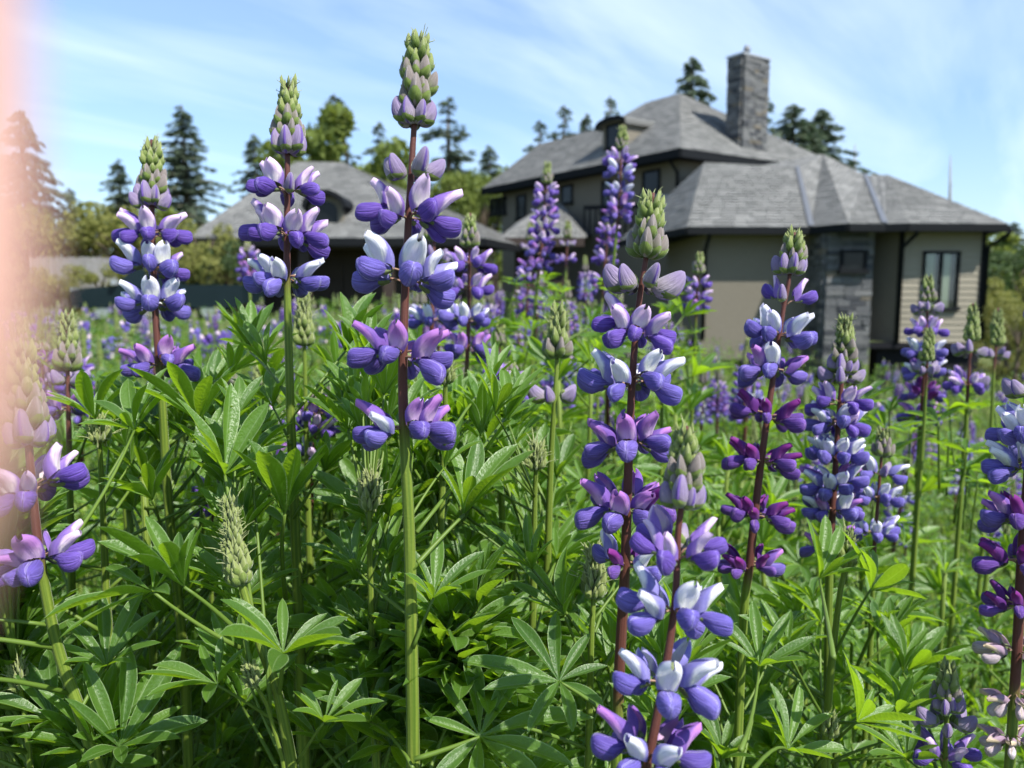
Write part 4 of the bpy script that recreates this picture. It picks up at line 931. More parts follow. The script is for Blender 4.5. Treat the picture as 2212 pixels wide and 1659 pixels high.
    def whorl(s, y, stage, px, n=6, pitch=0.0, ph=None, fine=True, skip=(), jit=1.0, spread=None):
        s.maxy=max(s.maxy,y); r=s.r; ph=r.uniform(0,6.3) if ph is None else ph; px=px*(0.86 if fine else 0.95)
        if fine and n>=5 and stage not in ('V','O'): n+=1; jit*=1.35
        for i in range(n):
            if i in skip: continue
            az=ph+2*math.pi*i/n+r.uniform(-.22,.22)*jit
            st=stage if len(stage)==1 else r.choice(stage)
            p,ax,dep,rd=s.at(y+r.uniform(-.10,.10)*px*jit); k=dep/F; L=px*k*r.uniform(.84,1.10)
            o=s.dirs(ax,az); pt=pitch+r.uniform(-.16,.16)*jit
            x=o*math.cos(pt)+ax*math.sin(pt); z=ax*math.cos(pt)-o*math.sin(pt)
            roll=r.uniform(-.22,.22)*jit; yv=z.cross(x); z=z*math.cos(roll)+yv*math.sin(roll); yv=z.cross(x)
            M=Matrix(((x.x,yv.x,z.x),(x.y,yv.y,z.y),(x.z,yv.z,z.z))).to_4x4()
            pos=p+o*(rd*0.8+L*0.40*math.cos(pt))+ax*(L*0.30*math.sin(pt)); MM=T(pos-s.base)@M@Matrix.Scale(L,4)
            if st=='O': link('opening_flower',r.choice(ME_OPEN),s.plant,MM); continue
            if st=='V':
                zz_=(ax*0.65+o*0.75).normalized(); xx=(o-zz_*o.dot(zz_)).normalized(); yy=zz_.cross(xx)
                M=Matrix(((xx.x,yy.x,zz_.x),(xx.y,yy.y,zz_.y),(xx.z,yy.z,zz_.z))).to_4x4()
                link('bud',r.choice(ME_BUD['V']),s.plant,T(p+o*(rd+L*0.22)-s.base)@M@Matrix.Scale(L*0.85,4)); continue
            if fine:
                f=link('flower',r.choice(ME_CALYX),s.plant,MM)
                link('banner',r.choice(ME_BAN[st]),f); link('wing_petals',r.choice(ME_WIN[st]),f)
            else: link('flower',r.choice(ME_FLOWER[st]),s.plant,MM)
    def bracts(s, y0, y1, px, n=20):
        r=s.r; mb=MB(); 
        for i in range(n):
            y=r.uniform(y0,y1); p,ax,dep,rd=s.at(y); k=dep/F; o=s.dirs(ax,r.uniform(0,6.28)); t=MB(); bract_geo(t,r,0,1.0,r.uniform(.4,1.4),0.045)
            v,f,uv,m=t.np_arrays(); L=px*k*r.uniform(.7,1.2); yv=ax.cross(o); M3=np.array(Matrix(((o.x,yv.x,ax.x),(o.y,yv.y,ax.y),(o.z,yv.z,ax.z))))
            mb.add((v*L)@M3.T+np.array(p+o*rd*1.2-s.base),f,uv,0)
        link('bracts',mb.mesh('bracts',[M_BRACT]),s.plant)
    def hero_zone(s, half, ymax=None, stem=14):
        ymax=ymax or s.maxy+25; up=[]; lo=[]
        for y in np.linspace(s.path[0][1],1690,40):
            if y<=s.path[-1][1]: (up if y<=ymax else lo).append(tuple(proj(s.at(y)[0])[:2]))
        for pl,h_ in ((up,half),(lo,stem)):
            if len(pl)>1: HEROES.append((pl,h_,s.path[0][2]))
    def leaves(s, ys, px, r=None, young=False, fine=True):
        """leaves at stem heights ys (photo y)"""
        r=r or s.r; az=r.uniform(0,6.3)
        for y in ys:
            p,ax,dep,rd=s.at(y); k=dep/F; az+=2.4+r.uniform(-.4,.4)
            for tries in range(6):
                o=s.dirs(ax,az); L=px*k*r.uniform(.75,1.15); pl=L*r.uniform(0.9,1.9)
                hub=p+o*pl*0.75+ax*pl*r.uniform(.25,.75)
                if ok_leaf(hub,L): break
                az+=1.0
            else: continue
            axis=(o*r.uniform(.0,.6)+ax*r.uniform(.6,1)).normalized()
            add_leaf(s.plant,s.base,r,hub,axis,L,r.choice((7,8,8,9)),r.uniform(.6,1.15),p+o*rd*0.5,young) if fine else \
                link('leaf',r.choice(ME_LEAFLOW),s.plant,T(hub-s.base)@Matrix.Rotation(r.uniform(0,6.3),4,'Z')@Matrix.Scale(L,4))
YLX=[-200,0,150,280,420,520,800,850,1000,1080,1150,1230,1300,1480,1700,1850,1900,1990,2060,2212,2600]
YLY=[ 900,880,840,765,745,645,640,770,765,775,835,905,1010,1200,1200,1170,1200,1350,1500,1500,1500]
YMX=[-900,0,460,700,1000,1060,1480,1520,1900,2000,2212,3200]
YMY=[ 730,720,715,660,620,560,560,760,800,800,790,790]
def ok_leaf(hub, L, frac=0.75):
    q=proj(hub)
    if q is None or q[2]<0.2: return False
    x,y,d=q; rp=L*F/d
    lim=np.interp(x,YLX,YLY) if d<0.75 else np.interp(x,YMX,YMY)
    if y-rp*0.9<lim: return False
    for poly,half,hd in HEROES:
        if d>hd+0.012: continue
        for (ax_,ay_),(bx_,by_) in zip(poly[:-1],poly[1:]):
            vx,vy=bx_-ax_,by_-ay_; t=max(0,min(1,((x-ax_)*vx+(y-ay_)*vy)/(vx*vx+vy*vy+1e-9)))
            if math.hypot(x-ax_-t*vx,y-ay_-t*vy)<half+rp*frac: return False
    return True

# ------------------------------------------------------------------ the flowering lupines (photo points: x, y, depth)
FR=-math.pi/2
H=[]
def hero(*a, **k): s=Spike(*a,**k); H.append(s); return s
# 1 tallest, centre
s=hero([(907,84,.32),(896,250,.32),(882,480,.32),(871,750,.32),(872,900,.322),(884,1150,.325),(890,1450,.33),(893,1700,.335)],'tallest lupine, its bud tip rising into the sky in the centre, thick red stem',trans=912,rad=(8,12.5,19))
s.cluster(88,268,72,7,'VLLLGGGY',0.9); s.whorl(380,'V',92,5,ph=FR+.6); s.whorl(458,'P',90,6,ph=FR+.55); s.whorl(592,'W',93,5,ph=FR+.1); s.whorl(758,'M',95,5,ph=FR+.62); s.whorl(918,'MMW',95,6,ph=FR+.42); s.hero_zone(140,stem=30)
# 2
s=hero([(622,180,.40),(621,345,.40),(620,520,.40),(621,640,.40),(627,870,.405),(632,1000,.41),(648,1400,.42),(660,1690,.43)],'second tallest lupine, left of the tallest one, three whorls on a green lower stem',trans=606,rad=(8,10.5,15))
s.cluster(184,332,60,7,'VLLGGGYY',0.9); s.whorl(412,'PPV',74,6,ph=FR+.5,pitch=.15); s.whorl(498,'P',76,7,ph=FR-.1); s.whorl(595,'W',78,6,ph=FR+.15); s.hero_zone(112)
# 3
s=hero([(328,302,.46),(329,460,.46),(333,620,.46),(342,770,.46),(350,860,.462),(365,1100,.47),(395,1400,.48),(410,1700,.49)],'leftmost tall lupine against sky and pickup truck, purple flowers on red stem',trans=792,rad=(6.5,9.5,13))
s.cluster(306,444,52,7,'VLLGGGYY',0.9); s.whorl(448,'VO',62,3,pitch=.5,ph=-.3,skip=(1,)); s.whorl(500,'P',66,6,ph=FR+.2); s.whorl(578,'WWP',68,6,ph=FR+.1); s.whorl(655,'W',68,5,ph=FR+.1); s.whorl(780,'M',68,6,ph=FR+.7); s.hero_zone(98)
# 4
s=hero([(1410,417,.335),(1398,540,.335),(1382,640,.335),(1370,760,.335),(1360,940,.335),(1350,1230,.34),(1338,1450,.345),(1330,1700,.35)],'tall lupine right of centre before the roof, white and violet whorls on dark stem',trans=1500,rad=(8,12,15))
s.cluster(422,556,66,7,'LLGGGGY',0.95); s.whorl(622,'V',100,6,ph=FR+.35); s.whorl(708,'P',84,6,ph=FR+.05); s.whorl(818,'W',90,6,ph=FR+.3); s.whorl(948,'MMW',90,6,ph=FR+.5); s.whorl(1088,'MMD',88,6,ph=FR+.2); s.whorl(1215,'DMW',70,4,ph=FR+.9); s.hero_zone(130)
# 5
s=hero([(1482,920,.265),(1476,1060,.265),(1465,1150,.265),(1458,1300,.265),(1432,1480,.262),(1398,1650,.26),(1370,1760,.26)],'nearest lupine at the bottom right of centre, pale white-blue whorls on leaning stem',trans=2100,rad=(9,13,18))
s.cluster(926,1096,74,7,'VLLLGGGY',0.9); s.whorl(1192,'OPV',100,5,pitch=.3,ph=FR+.5); s.whorl(1318,'PWW',98,5,ph=FR+.3); s.whorl(1462,'W',100,5,ph=FR+.7); s.whorl(1610,'WM',100,5,ph=FR+.35,pitch=-.1); s.hero_zone(165)
# 6
s=hero([(1716,502,.45),(1705,600,.45),(1690,680,.45),(1665,850,.45),(1640,1030,.45),(1618,1230,.452),(1606,1340,.455),(1590,1700,.46)],'lupine leaning right over the stone bay, dark magenta lower whorls along bent red stem',trans=1245,rad=(6.5,9,11))
s.cluster(506,590,50,7,'VLLGGGY',1.0); s.whorl(652,'OV',66,3,pitch=.5,ph=0.1); s.whorl(722,'W',70,6,ph=FR-.5); s.whorl(795,'WM',68,5,ph=FR-.2,skip=(1,)); s.whorl(895,'D',68,6,ph=FR-.4); s.whorl(992,'D',68,6,ph=FR-.5); s.whorl(1105,'D',66,6,ph=FR-.2); s.whorl(1222,'DM',62,5,ph=FR+.4); s.hero_zone(98)
# 7
s=hero([(1826,690,.50),(1820,800,.50),(1812,900,.50),(1802,1050,.50),(1794,1190,.50),(1790,1300,.505),(1785,1700,.52)],'densely flowered lupine between the leaning one and the siding wall',trans=1200,rad=(6,8.5,10))
s.cluster(694,804,46,7,'VLLGGGYY',0.95); s.whorl(824,'V',58,4,pitch=.4); s.whorl(866,'P',58,6); s.whorl(910,'PW',58,7); s.whorl(980,'W',60,8,ph=FR); s.whorl(1040,'WM',58,7); s.whorl(1090,'MW',58,7); s.whorl(1180,'M',58,3,ph=math.pi-.4); s.hero_zone(92)
# 8
s=hero([(46,756,.33),(58,900,.33),(66,1010,.33),(78,1140,.33),(90,1230,.33),(125,1400,.335),(180,1560,.34),(222,1700,.345)],'thick-stemmed lupine at the left edge, pale lilac bud cluster over two violet whorls',trans=1208,rad=(10,14,20))
s.cluster(762,958,80,7,'VLLLGGYY',0.9); s.whorl(1050,'PPO',96,6,ph=FR+.7,pitch=.25); s.whorl(1195,'PM',92,6,ph=FR+.55,pitch=-.1); s.hero_zone(140)
# 9
s=hero([(145,676,.56),(146,780,.56),(148,900,.56),(152,1100,.57),(160,1500,.6)],'pale green budding lupine behind the left edge one, few opening flowers at its foot',trans=960,rad=(5,8,9))
s.cluster(682,800,46,7,'LLGGYYY',0.9); s.whorl(828,'V',50,6); s.whorl(880,'M',50,5,ph=.4); s.hero_zone(60)
# 10 wilting one at the right edge
s=hero([(2262,560,.40),(2248,700,.40),(2235,850,.40),(2222,1000,.40),(2208,1180,.40),(2200,1350,.40),(2190,1520,.40),(2178,1700,.40)],'wilting lupine at the right edge, browned flowers on its lower stem',trans=1500,rad=(8,10,12))
s.cluster(566,700,60,8,'VLLGGYYY',0.9); s.whorl(860,'V',76,6,ph=FR-.4); s.whorl(930,'W',78,6,ph=FR-.5); s.whorl(1005,'W',78,6,ph=FR-.3); s.whorl(1115,'DM',78,6,ph=FR-.5); s.whorl(1210,'D',76,6,ph=FR-.6); s.whorl(1305,'D',66,5,ph=FR-.5); s.whorl(1400,'X',66,5,ph=FR-.2,pitch=-.3); s.whorl(1500,'X',58,5,ph=FR-.5,pitch=-.5); s.whorl(1590,'X',56,6,pitch=-.4); s.hero_zone(110)
# 11
s=hero([(2050,1436,.42),(2046,1540,.42),(2042,1620,.42),(2038,1760,.42)],'small budding lupine low in the bottom right corner beside the wilting one',rad=(6,8,9))
s.cluster(1442,1536,52,7,'VLLGGYY',0.9); s.whorl(1572,'V',70,5,ph=FR+.9); s.whorl(1630,'O',70,5,pitch=.2); s.hero_zone(75)
# 12
s=hero([(1204,660,.50),(1203,780,.50),(1198,870,.50),(1190,1000,.505),(1180,1300,.52)],'thin pale green budding lupine between the two tallest central ones',rad=(5.5,9,10))
s.cluster(668,772,50,6,'LGGGBYYY',0.9); s.whorl(862,'V',66,5,ph=FR+.9,pitch=-.2); s.hero_zone(45)
for s_,a_,b_,p_ in ((H[0],86,200,34),(H[1],182,270,28),(H[2],304,385,24),(H[3],418,500,30),(H[4],922,1020,34),(H[5],503,550,22),(H[6],692,755,20),(H[7],758,890,36)): s_.bracts(a_,b_,p_,22)
# young green spikes
def young(path, label, b0, b1, px, n=8, kinds='GBBBYYY', seed=0, rad=(7,11,13), spread=1.0, zone=40):
    s=hero(path,label,rad=rad,seed=seed,group='young green lupine spikes'); s.cluster(b0,b1,px,n,kinds,spread); s.bracts(b0,b1+px*.3,px*0.9,26); s.hero_zone(zone); return s
young([(494,1076,.345),(505,1180,.345),(528,1280,.345),(565,1400,.345),(600,1500,.345),(640,1700,.35)],'young green bracted spike among leaves at lower left',1084,1262,48,9,'GBBBYYY',zone=55,rad=(10,15,20),spread=.8)
young([(1282,1176,.38),(1282,1290,.38),(1277,1400,.38),(1270,1700,.39)],'young green bud spike left of the nearest lupine',1182,1290,46,9,zone=42)
young([(1830,1145,.46),(1824,1230,.46),(1812,1300,.46),(1790,1500,.47),(1780,1700,.48)],'small green bud spike below the densely flowered lupine',1150,1224,40,8,'GGGYYY',zone=40)
young([(800,1015,.37),(798,1100,.37),(800,1250,.375),(815,1700,.39)],'curly young green spike just left of the tallest stem',1022,1098,44,8,'BBYYY',zone=36)
young([(655,622,.60),(657,720,.60),(660,860,.605),(668,1200,.62)],'pale green spike directly behind the second tallest stem',630,745,40,7,'GGBYYY',zone=20,rad=(5,7,8))
young([(962,775,.42),(962,830,.42),(960,950,.425),(950,1200,.43)],'tufted green spike just right of the tallest stem',780,828,36,8,'BBYY',zone=30)
young([(35,1428,.36),(45,1480,.36),(60,1600,.36),(70,1720,.365)],'knobbly green bud head in the bottom left corner',1432,1488,40,8,'BBYY',zone=40)
young([(210,900,.44),(214,950,.44),(220,1050,.445),(230,1300,.45)],'green tuft of buds below the leftmost tall lupine',905,955,40,8,'BBYY',zone=30)
young([(1160,955,.46),(1158,1010,.46),(1155,1100,.465),(1150,1400,.48)],'small green bracted spike among leaves in the centre',960,1012,38,8,'BBYY',zone=26)
young([(540,1430,.33),(548,1475,.33),(575,1520,.335),(610,1640,.34)],'tiny green bud tuft on a side shoot at lower left',1434,1478,34,7,'YYY',zone=24,rad=(5,8,9))
young([(1795,1545,.42),(1793,1590,.42),(1790,1660,.42),(1785,1760,.42)],'small green bud head at the bottom right among bright leaves',1550,1588,32,7,'GGYY',zone=28,rad=(5,8,9))
# middle distance: a little behind the front row
def mid(path, label, b0, b1, bpx, wh, px, seed=0, rad=(4,6,7), trans=None, kinds='LLGGYY', zone=None, n=6, group='lupines in the middle distance'):
    s=hero(path,label,rad=rad,trans=trans or wh[-1][0]+int(px*.8),seed=seed,group=group); s.cluster(b0,b1,bpx,6,kinds,.9)
    for y,st in wh: s.whorl(y,st,px*.92,n if path[0][2]<1 else 5,fine=False,jit=1.4)
    if zone: s.hero_zone(zone)
    return s
mid([(1016,460,.66),(1014,560,.66),(1012,700,.66),(1008,800,.66),(1000,1000,.68)],'purple lupine partly hidden behind the right side of the tallest one',466,535,34,((566,'P'),(618,'P'),(690,'W'),(750,'M')),48)
mid([(940,440,.72),(938,520,.72),(935,640,.72),(932,720,.72),(925,900,.74)],'lupine right behind the tallest stem, its stem showing to the right',448,520,34,((560,'V'),(612,'PW'),(690,'W')),46)
mid([(1184,350,1.25),(1178,430,1.25),(1172,520,1.25),(1160,620,1.25),(1150,760,1.27)],'slender pale purple lupine before the porch roof',354,398,20,((410,'P'),(438,'P'),(465,'PM'),(492,'P'),(520,'P'),(548,'M'),(575,'M')),27,rad=(2.5,3.5,4))
mid([(1346,268,1.15),(1342,340,1.15),(1338,430,1.15),(1330,520,1.15),(1318,640,1.17)],'tall slim purple lupine crossing the main eave',272,326,23,((345,'P'),(376,'W'),(412,'W'),(448,'PM'),(468,'M')),32,rad=(2.5,3.5,4))
mid([(1512,545,1.05),(1508,600,1.05),(1504,680,1.05),(1498,800,1.07)],'small lupine before the sunlit stucco wall',549,592,22,((612,'P'),(638,'P'),(660,'M')),27,rad=(2.5,3.5,4))
mid([(1148,478,1.5),(1146,520,1.5),(1140,640,1.5),(1132,780,1.52)],'green-tipped lupine just left of the slender pale purple one',482,520,18,((540,'V'),(572,'M'),(600,'P'),(640,'P'),(670,'M')),24,rad=(2.2,3,3.5))
mid([(1228,476,1.7),(1226,510,1.7),(1222,600,1.7)],'pale green lupine tip before the porch eave',480,514,17,((530,'V'),(560,'P')),20,rad=(2,3,3))
mid([(1316,470,1.3),(1312,520,1.3),(1304,600,1.3),(1296,720,1.3)],'lupine below the tall slim one, leaning left',474,490,20,((500,'P'),(530,'M'),(560,'P'),(600,'PM'),(625,'M')),25,rad=(2.2,3,3.5))
mid([(2006,598,.85),(2003,680,.85),(1998,780,.85),(1990,900,.86),(1985,1000,.87)],'lupine in front of the siding window, whorls of lilac flowers',602,652,28,((672,'V'),(710,'P'),(760,'W'),(800,'WM'),(850,'MD'),(895,'M')),38,rad=(3.5,4.5,5))
mid([(2008,708,.74),(2003,780,.74),(1998,880,.75),(1990,1000,.76)],'green budding spike overlapping the lupine by the siding window',712,780,26,((800,'V'),),36,rad=(3.5,4.5,5),kinds='GGGYY')
mid([(2102,655,.80),(2098,740,.80),(2092,820,.80),(2085,950,.81)],'green-tipped lupine right of the siding window, lilac flowers below',660,738,27,((765,'V'),(828,'PV')),44,rad=(3.5,5,6),kinds='GGGYY')
mid([(2156,665,.95),(2152,740,.95),(2146,820,.95),(2140,950,.96)],'dark green spike before the bronze shrubs',670,745,25,((770,'V'),),32,rad=(3,4,5),kinds='GGYY')
mid([(1908,925,.56),(1903,1000,.56),(1895,1100,.56),(1888,1200,.56),(1880,1400,.57)],'pale lupine half behind the densely flowered one',930,985,34,((1020,'WV'),(1075,'W'),(1150,'W')),46,rad=(4,6,7),trans=1190)
mid([(722,808,.70),(720,870,.70),(716,960,.70),(712,1100,.71)],'pale budding spike between the two tallest lupines',812,868,30,((885,'V'),),34,rad=(3.5,5,6))
mid([(690,850,.62),(682,920,.62),(676,1000,.62),(672,1150,.63)],'magenta and purple flowers low behind the second tallest stem',852,868,26,((890,'M'),(920,'P'),(975,'PW')),46,rad=(4,6,7),trans=1100)
mid([(45,690,1.0),(46,760,1.0),(50,900,1.0)],'faint spike behind the left edge lupine',694,760,24,((790,'P'),(815,'P')),28,rad=(3,4,4))
mid([(90,740,.9),(92,800,.9),(96,900,.9)],'mauve lupine between the two leftmost pale spikes',744,760,24,((775,'M'),(800,'M'),(830,'PM')),34,rad=(3,4,4))
mid([(1080,690,.9),(1080,740,.9),(1078,850,.9)],'bud spike beside the purple lupine in the centre',694,745,24,((770,'V'),(800,'P')),30,rad=(3,4,4))
mid([(1105,790,.7),(1095,830,.7),(1085,900,.7)],'violet flowers at leaf height right of the tallest lupine',792,806,24,((818,'P'),(848,'PM')),44,rad=(3,5,5))
mid([(470,1030,.60),(462,1080,.60),(455,1200,.6)],'violet flowers glimpsed behind the lower left leaves',1032,1046,24,((1062,'P'),(1100,'PM')),42,rad=(3,5,5))
mid([(535,520,1.6),(537,560,1.6),(540,640,1.6),(545,720,1.6)],'pale purple lupine behind the left flank of the second tallest',523,545,16,((552,'P'),(580,'PM'),(600,'M')),24,rad=(2,3,3))
mid([(815,1440,.52),(817,1480,.52),(820,1600,.53)],'single violet flower deep between the stems',1446,1452,16,((1468,'M'),),34,rad=(3,4,4),n=3)

# ------------------------------------------------------------------ leaves of the front row
r=random.Random(99)
def cv(x,y,z): return (RGT*x+UPV*y-FWD*z).normalized()     # direction: right, up, toward the viewer
def own(i): return H[i]
LEAVES=[ # plant, hub x, hub y, depth, radius px, axis (right,up,toward), elevation, leaflets, stalk from (x,y), lighter young/sunlit green
 (12,612,1412,.325,225,(.25,.75,.45),.35,9,(600,1520),False),(1,615,1112,.36,225,(.15,.9,.35),.75,8,(618,1300),False),(2,432,912,.40,190,(-.1,.9,.2),.55,9,(560,1040),False),
 (12,398,1268,.335,225,(-.25,.85,.35),.65,9,(520,1370),False),(12,330,1278,.33,215,(-.3,.8,.45),.3,8,(520,1400),True),(0,1002,1112,.345,215,(.25,.9,.3),.75,9,(890,1230),False),
 (0,1036,1592,.33,235,(0,.55,.75),.15,9,(895,1640),False),(3,1208,1472,.335,205,(0,.6,.7),.2,9,(1335,1560),False),(0,936,1292,.325,165,(.2,.85,.35),.5,7,(892,1400),False),
 (1,540,760,.46,140,(0,.95,.2),.9,8,(625,860),False),(1,745,760,.43,150,(.2,.9,.2),.8,8,(630,900),False),(1,590,880,.42,130,(-.3,.9,.3),.6,8,(628,960),False),
 (0,1090,905,.40,150,(.25,.9,.3),.75,9,(900,1150),True),(0,1060,830,.42,110,(.2,.95,.3),.8,8,(960,960),True),(8,205,905,.43,150,(-.1,.9,.4),.5,8,(150,1050),False),(7,290,930,.40,160,(-.3,.8,.3),.4,8,(130,1200),False),
 (4,1770,1250,.44,150,(.4,.8,.35),.7,9,(1800,1420),True),(14,1880,1275,.44,150,(.6,.65,.4),.45,9,(1800,1420),True),(14,1850,1560,.40,165,(.6,.6,.4),.45,9,(1760,1660),True),(14,1700,1405,.43,150,(-.1,.9,.3),.55,8,(1785,1560),True),
 (4,1640,1440,.40,150,(.1,.8,.5),.4,8,(1600,1620),False),(13,1150,1230,.38,150,(-.2,.8,.5),.6,8,(1275,1400),False),(13,1220,1330,.38,160,(-.4,.8,.4),.55,8,(1272,1450),False),(12,700,1560,.33,150,(.3,.8,.5),.5,8,(640,1650),True),
 (7,120,1560,.35,180,(-.2,.8,.5),.4,9,(200,1640),False),(7,230,1440,.35,170,(.1,.8,.5),.5,9,(170,1540),False),(12,470,1480,.33,170,(-.3,.75,.5),.35,8,(600,1560),False),(0,800,1560,.36,150,(-.2,.8,.45),.5,8,(892,1660),False),
 (10,1960,1640,.42,140,(-.2,.8,.4),.5,8,(2040,1700),False),(5,1560,1640,.45,140,(.2,.8,.4),.5,8,(1592,1720),False),(4,1700,1620,.40,150,(.3,.7,.5),.4,8,(1600,1700),True),(0,770,1230,.36,140,(-.3,.85,.3),.6,8,(886,1330),False),
 (2,330,1080,.42,150,(-.2,.85,.4),.5,9,(360,1240),False),(8,70,1350,.40,150,(.1,.85,.4),.5,8,(150,1450),False),(1,700,1020,.40,140,(.3,.85,.4),.6,8,(635,1120),False),(0,960,1010,.345,120,(.2,.9,.3),.8,8,(886,1120),True)]
for i,x,y,d,px_,ax,el,n,st,yg in LEAVES:
    s=H[i]; hub=W(x,y,d); L=px_*0.86*d/F; stalk=W(st[0],st[1],s.path[0][2]+.005)
    add_leaf(s.plant,s.base,r,hub,cv(ax[0],ax[1]+.15,ax[2]*.6),L*1.22,n,(el+.25 if el>.3 else el),stalk,yg)
# leaves standing between the tall stems
r5=random.Random(41); got=0; t5=0
while got<75 and t5<9000:
    t5+=1; x=r5.uniform(150,1290); y=r5.uniform(690,1010); d=r5.uniform(.36,.55); px_=r5.uniform(95,150)
    hub=W(x,y,d); L=px_*d/F*1.1
    if not ok_leaf(hub,L,.45): continue
    i=min(range(23),key=lambda k_: abs(proj(H[k_].at(min(y+90,1700))[0])[0]-x)+500*abs(H[k_].path[0][2]-d)); s=H[i]
    p_=s.at(min(1720,max(s.path[0][1]+120,y+r5.uniform(60,150))))[0]
    if (p_-hub).length>.12: continue
    add_leaf(s.plant,s.base,r5,hub,cv(r5.uniform(-.35,.35),1.0,r5.uniform(-.2,.3)),L,r5.choice((7,8,9)),r5.uniform(.7,1.15),p_,r5.random()<.2); got+=1
# broad leaves across the lower front, a share in the sunlight-painted green
r4=random.Random(77); got=0; t4=0
while got<140 and t4<12000:
    t4+=1; x=r4.uniform(-40,1330) if r4.random()<.75 else r4.uniform(1330,2230); y=r4.uniform(960,1650); d=r4.uniform(.29,.39); px_=r4.uniform(165,245)
    hub=W(x,y,d); L=px_*d/F
    if not ok_leaf(hub,L,.55): continue
    i=min(range(23),key=lambda k_: abs(proj(H[k_].at(min(y+120,1700))[0])[0]-x)+400*abs(H[k_].path[0][2]-d)); s=H[i]
    p_=s.at(min(1720,y+r4.uniform(70,170)))[0]
    if (p_-hub).length>.11: continue
    add_leaf(s.plant,s.base,r4,hub,cv(r4.uniform(-.4,.4),.9,r4.uniform(0,.5)),L,r4.choice((7,8,9)),r4.uniform(.5,1.1),p_,r4.random()<.35); got+=1
for i,s in enumerate(H):
    d=s.path[0][2]; yb=max(s.path[-2][1],s.path[0][1]+200)
    if i<12:   # full leaves below the flowers
        y0={0:960,1:680,2:840,3:1280,4:1700,5:1300,6:1250,7:1300,8:960,9:1640,10:1660,11:950}[i]
        ys=np.arange(y0,1760,44*(.4/d)**0.5); s.leaves(ys,225*(.33/d),r)
    elif i<23:
        y0=s.path[1][1]+50; s.leaves(np.arange(y0,1760,46),205*(.35/d),r,young=(i%2==0))
    else:
        y0=s.path[-3][1] if len(s.path)>3 else s.path[-2][1]
        s.leaves(np.linspace(y0+20,y0+20+330*(.7/d),9),100*(.7/d),r,fine=False)
# leafy shoots without flowers that fill the front row
SHORT=['the tallest lupine','the second tallest lupine','the leftmost tall lupine','the tall lupine before the roof','the nearest bottom lupine','the leaning magenta lupine','the densely flowered lupine','the thick-stemmed left edge lupine','the pale budding left lupine','the wilting right edge lupine','the bottom right budding lupine','the thin pale green lupine','the lower left bracted spike','the green spike by the nearest lupine','the small green right spike','the curly young spike','the pale green spike','the tufted spike','the corner bud head','the green bud tuft','the small central spike','the tiny lower left tuft','the bottom right bud head']
r2=random.Random(5); tries=0; ns=0
while ns<200 and tries<12000:
    tries+=1; d=.33+.75*r2.random()**1.9; x=r2.uniform(-150,2360); y=r2.uniform(700,1640)
    lim=np.interp(x,YLX,YLY) if d<.75 else np.interp(x,YMX,YMY)
    if y<lim+60*(.4/d): continue
    top=W(x,y,d); L=(4.6+r2.uniform(-.8,.7))*0.01
    if top.z<0.55 or not ok_leaf(top,L,.8): continue
    foot=Vector((top.x+r2.uniform(-.05,.05),top.y+r2.uniform(-.02,.08),terrain(top.x,top.y)))
    where='left' if x<740 else ('centre' if x<1480 else 'right')
    near=min(range(23),key=lambda i_: min(abs(q_[0]-x)+.5*abs(q_[1]-y) for q_ in H[i_].path))
    side='under' if abs(H[near].at(y)[0].x-top.x)<.02 else ('left of' if H[near].at(y)[0].x>top.x else 'right of')
    o=empty('lupine_shoot',foot,'leafy lupine shoot %s %s, %s'%(side,SHORT[near],'in front of its stem' if d<H[near].path[0][2] else ('close behind its stem' if d<H[near].path[0][2]+.2 else 'well behind it')),'lupine','leafy shoots')
    mb=MB(); pts=catmull([(0,0,0),tuple((top-foot)*.5+Vector((r2.uniform(-.02,.02),r2.uniform(-.02,.02),0))),tuple(top-foot)],8); mb.tube(pts,np.linspace(.0048,.0022,len(pts)),8,0); link('stem',mb.mesh('shoot_stem',[M_STEMG]),o)
    add_leaf(o,foot,r2,top,(r2.uniform(-.3,.3),r2.uniform(-.5,.2),1),L*.8,8,r2.uniform(.6,1.0),top-Vector((0,0,.02)),True)
    az=r2.uniform(0,6.3)
    for k in range(r2.randint(6,9)):
        az+=2.4; h=0.02+k*r2.uniform(.022,.034); p=top.lerp(foot,min(.9,h/max(.1,(top-foot).length))); q=Vector((math.cos(az),math.sin(az),0)); hub=p+q*r2.uniform(.035,.07)+Vector((0,0,r2.uniform(.005,.05)))
        if not ok_leaf(hub,L): continue
        add_leaf(o,foot,r2,hub,(q.x*.6+r2.uniform(-.2,.2),q.y*.6+r2.uniform(-.3,.1),r2.uniform(.5,1)),L*r2.uniform(.85,1.25),r2.choice((7,8,9)),r2.uniform(.55,1.1),p,r2.random()<.3)
    ns+=1

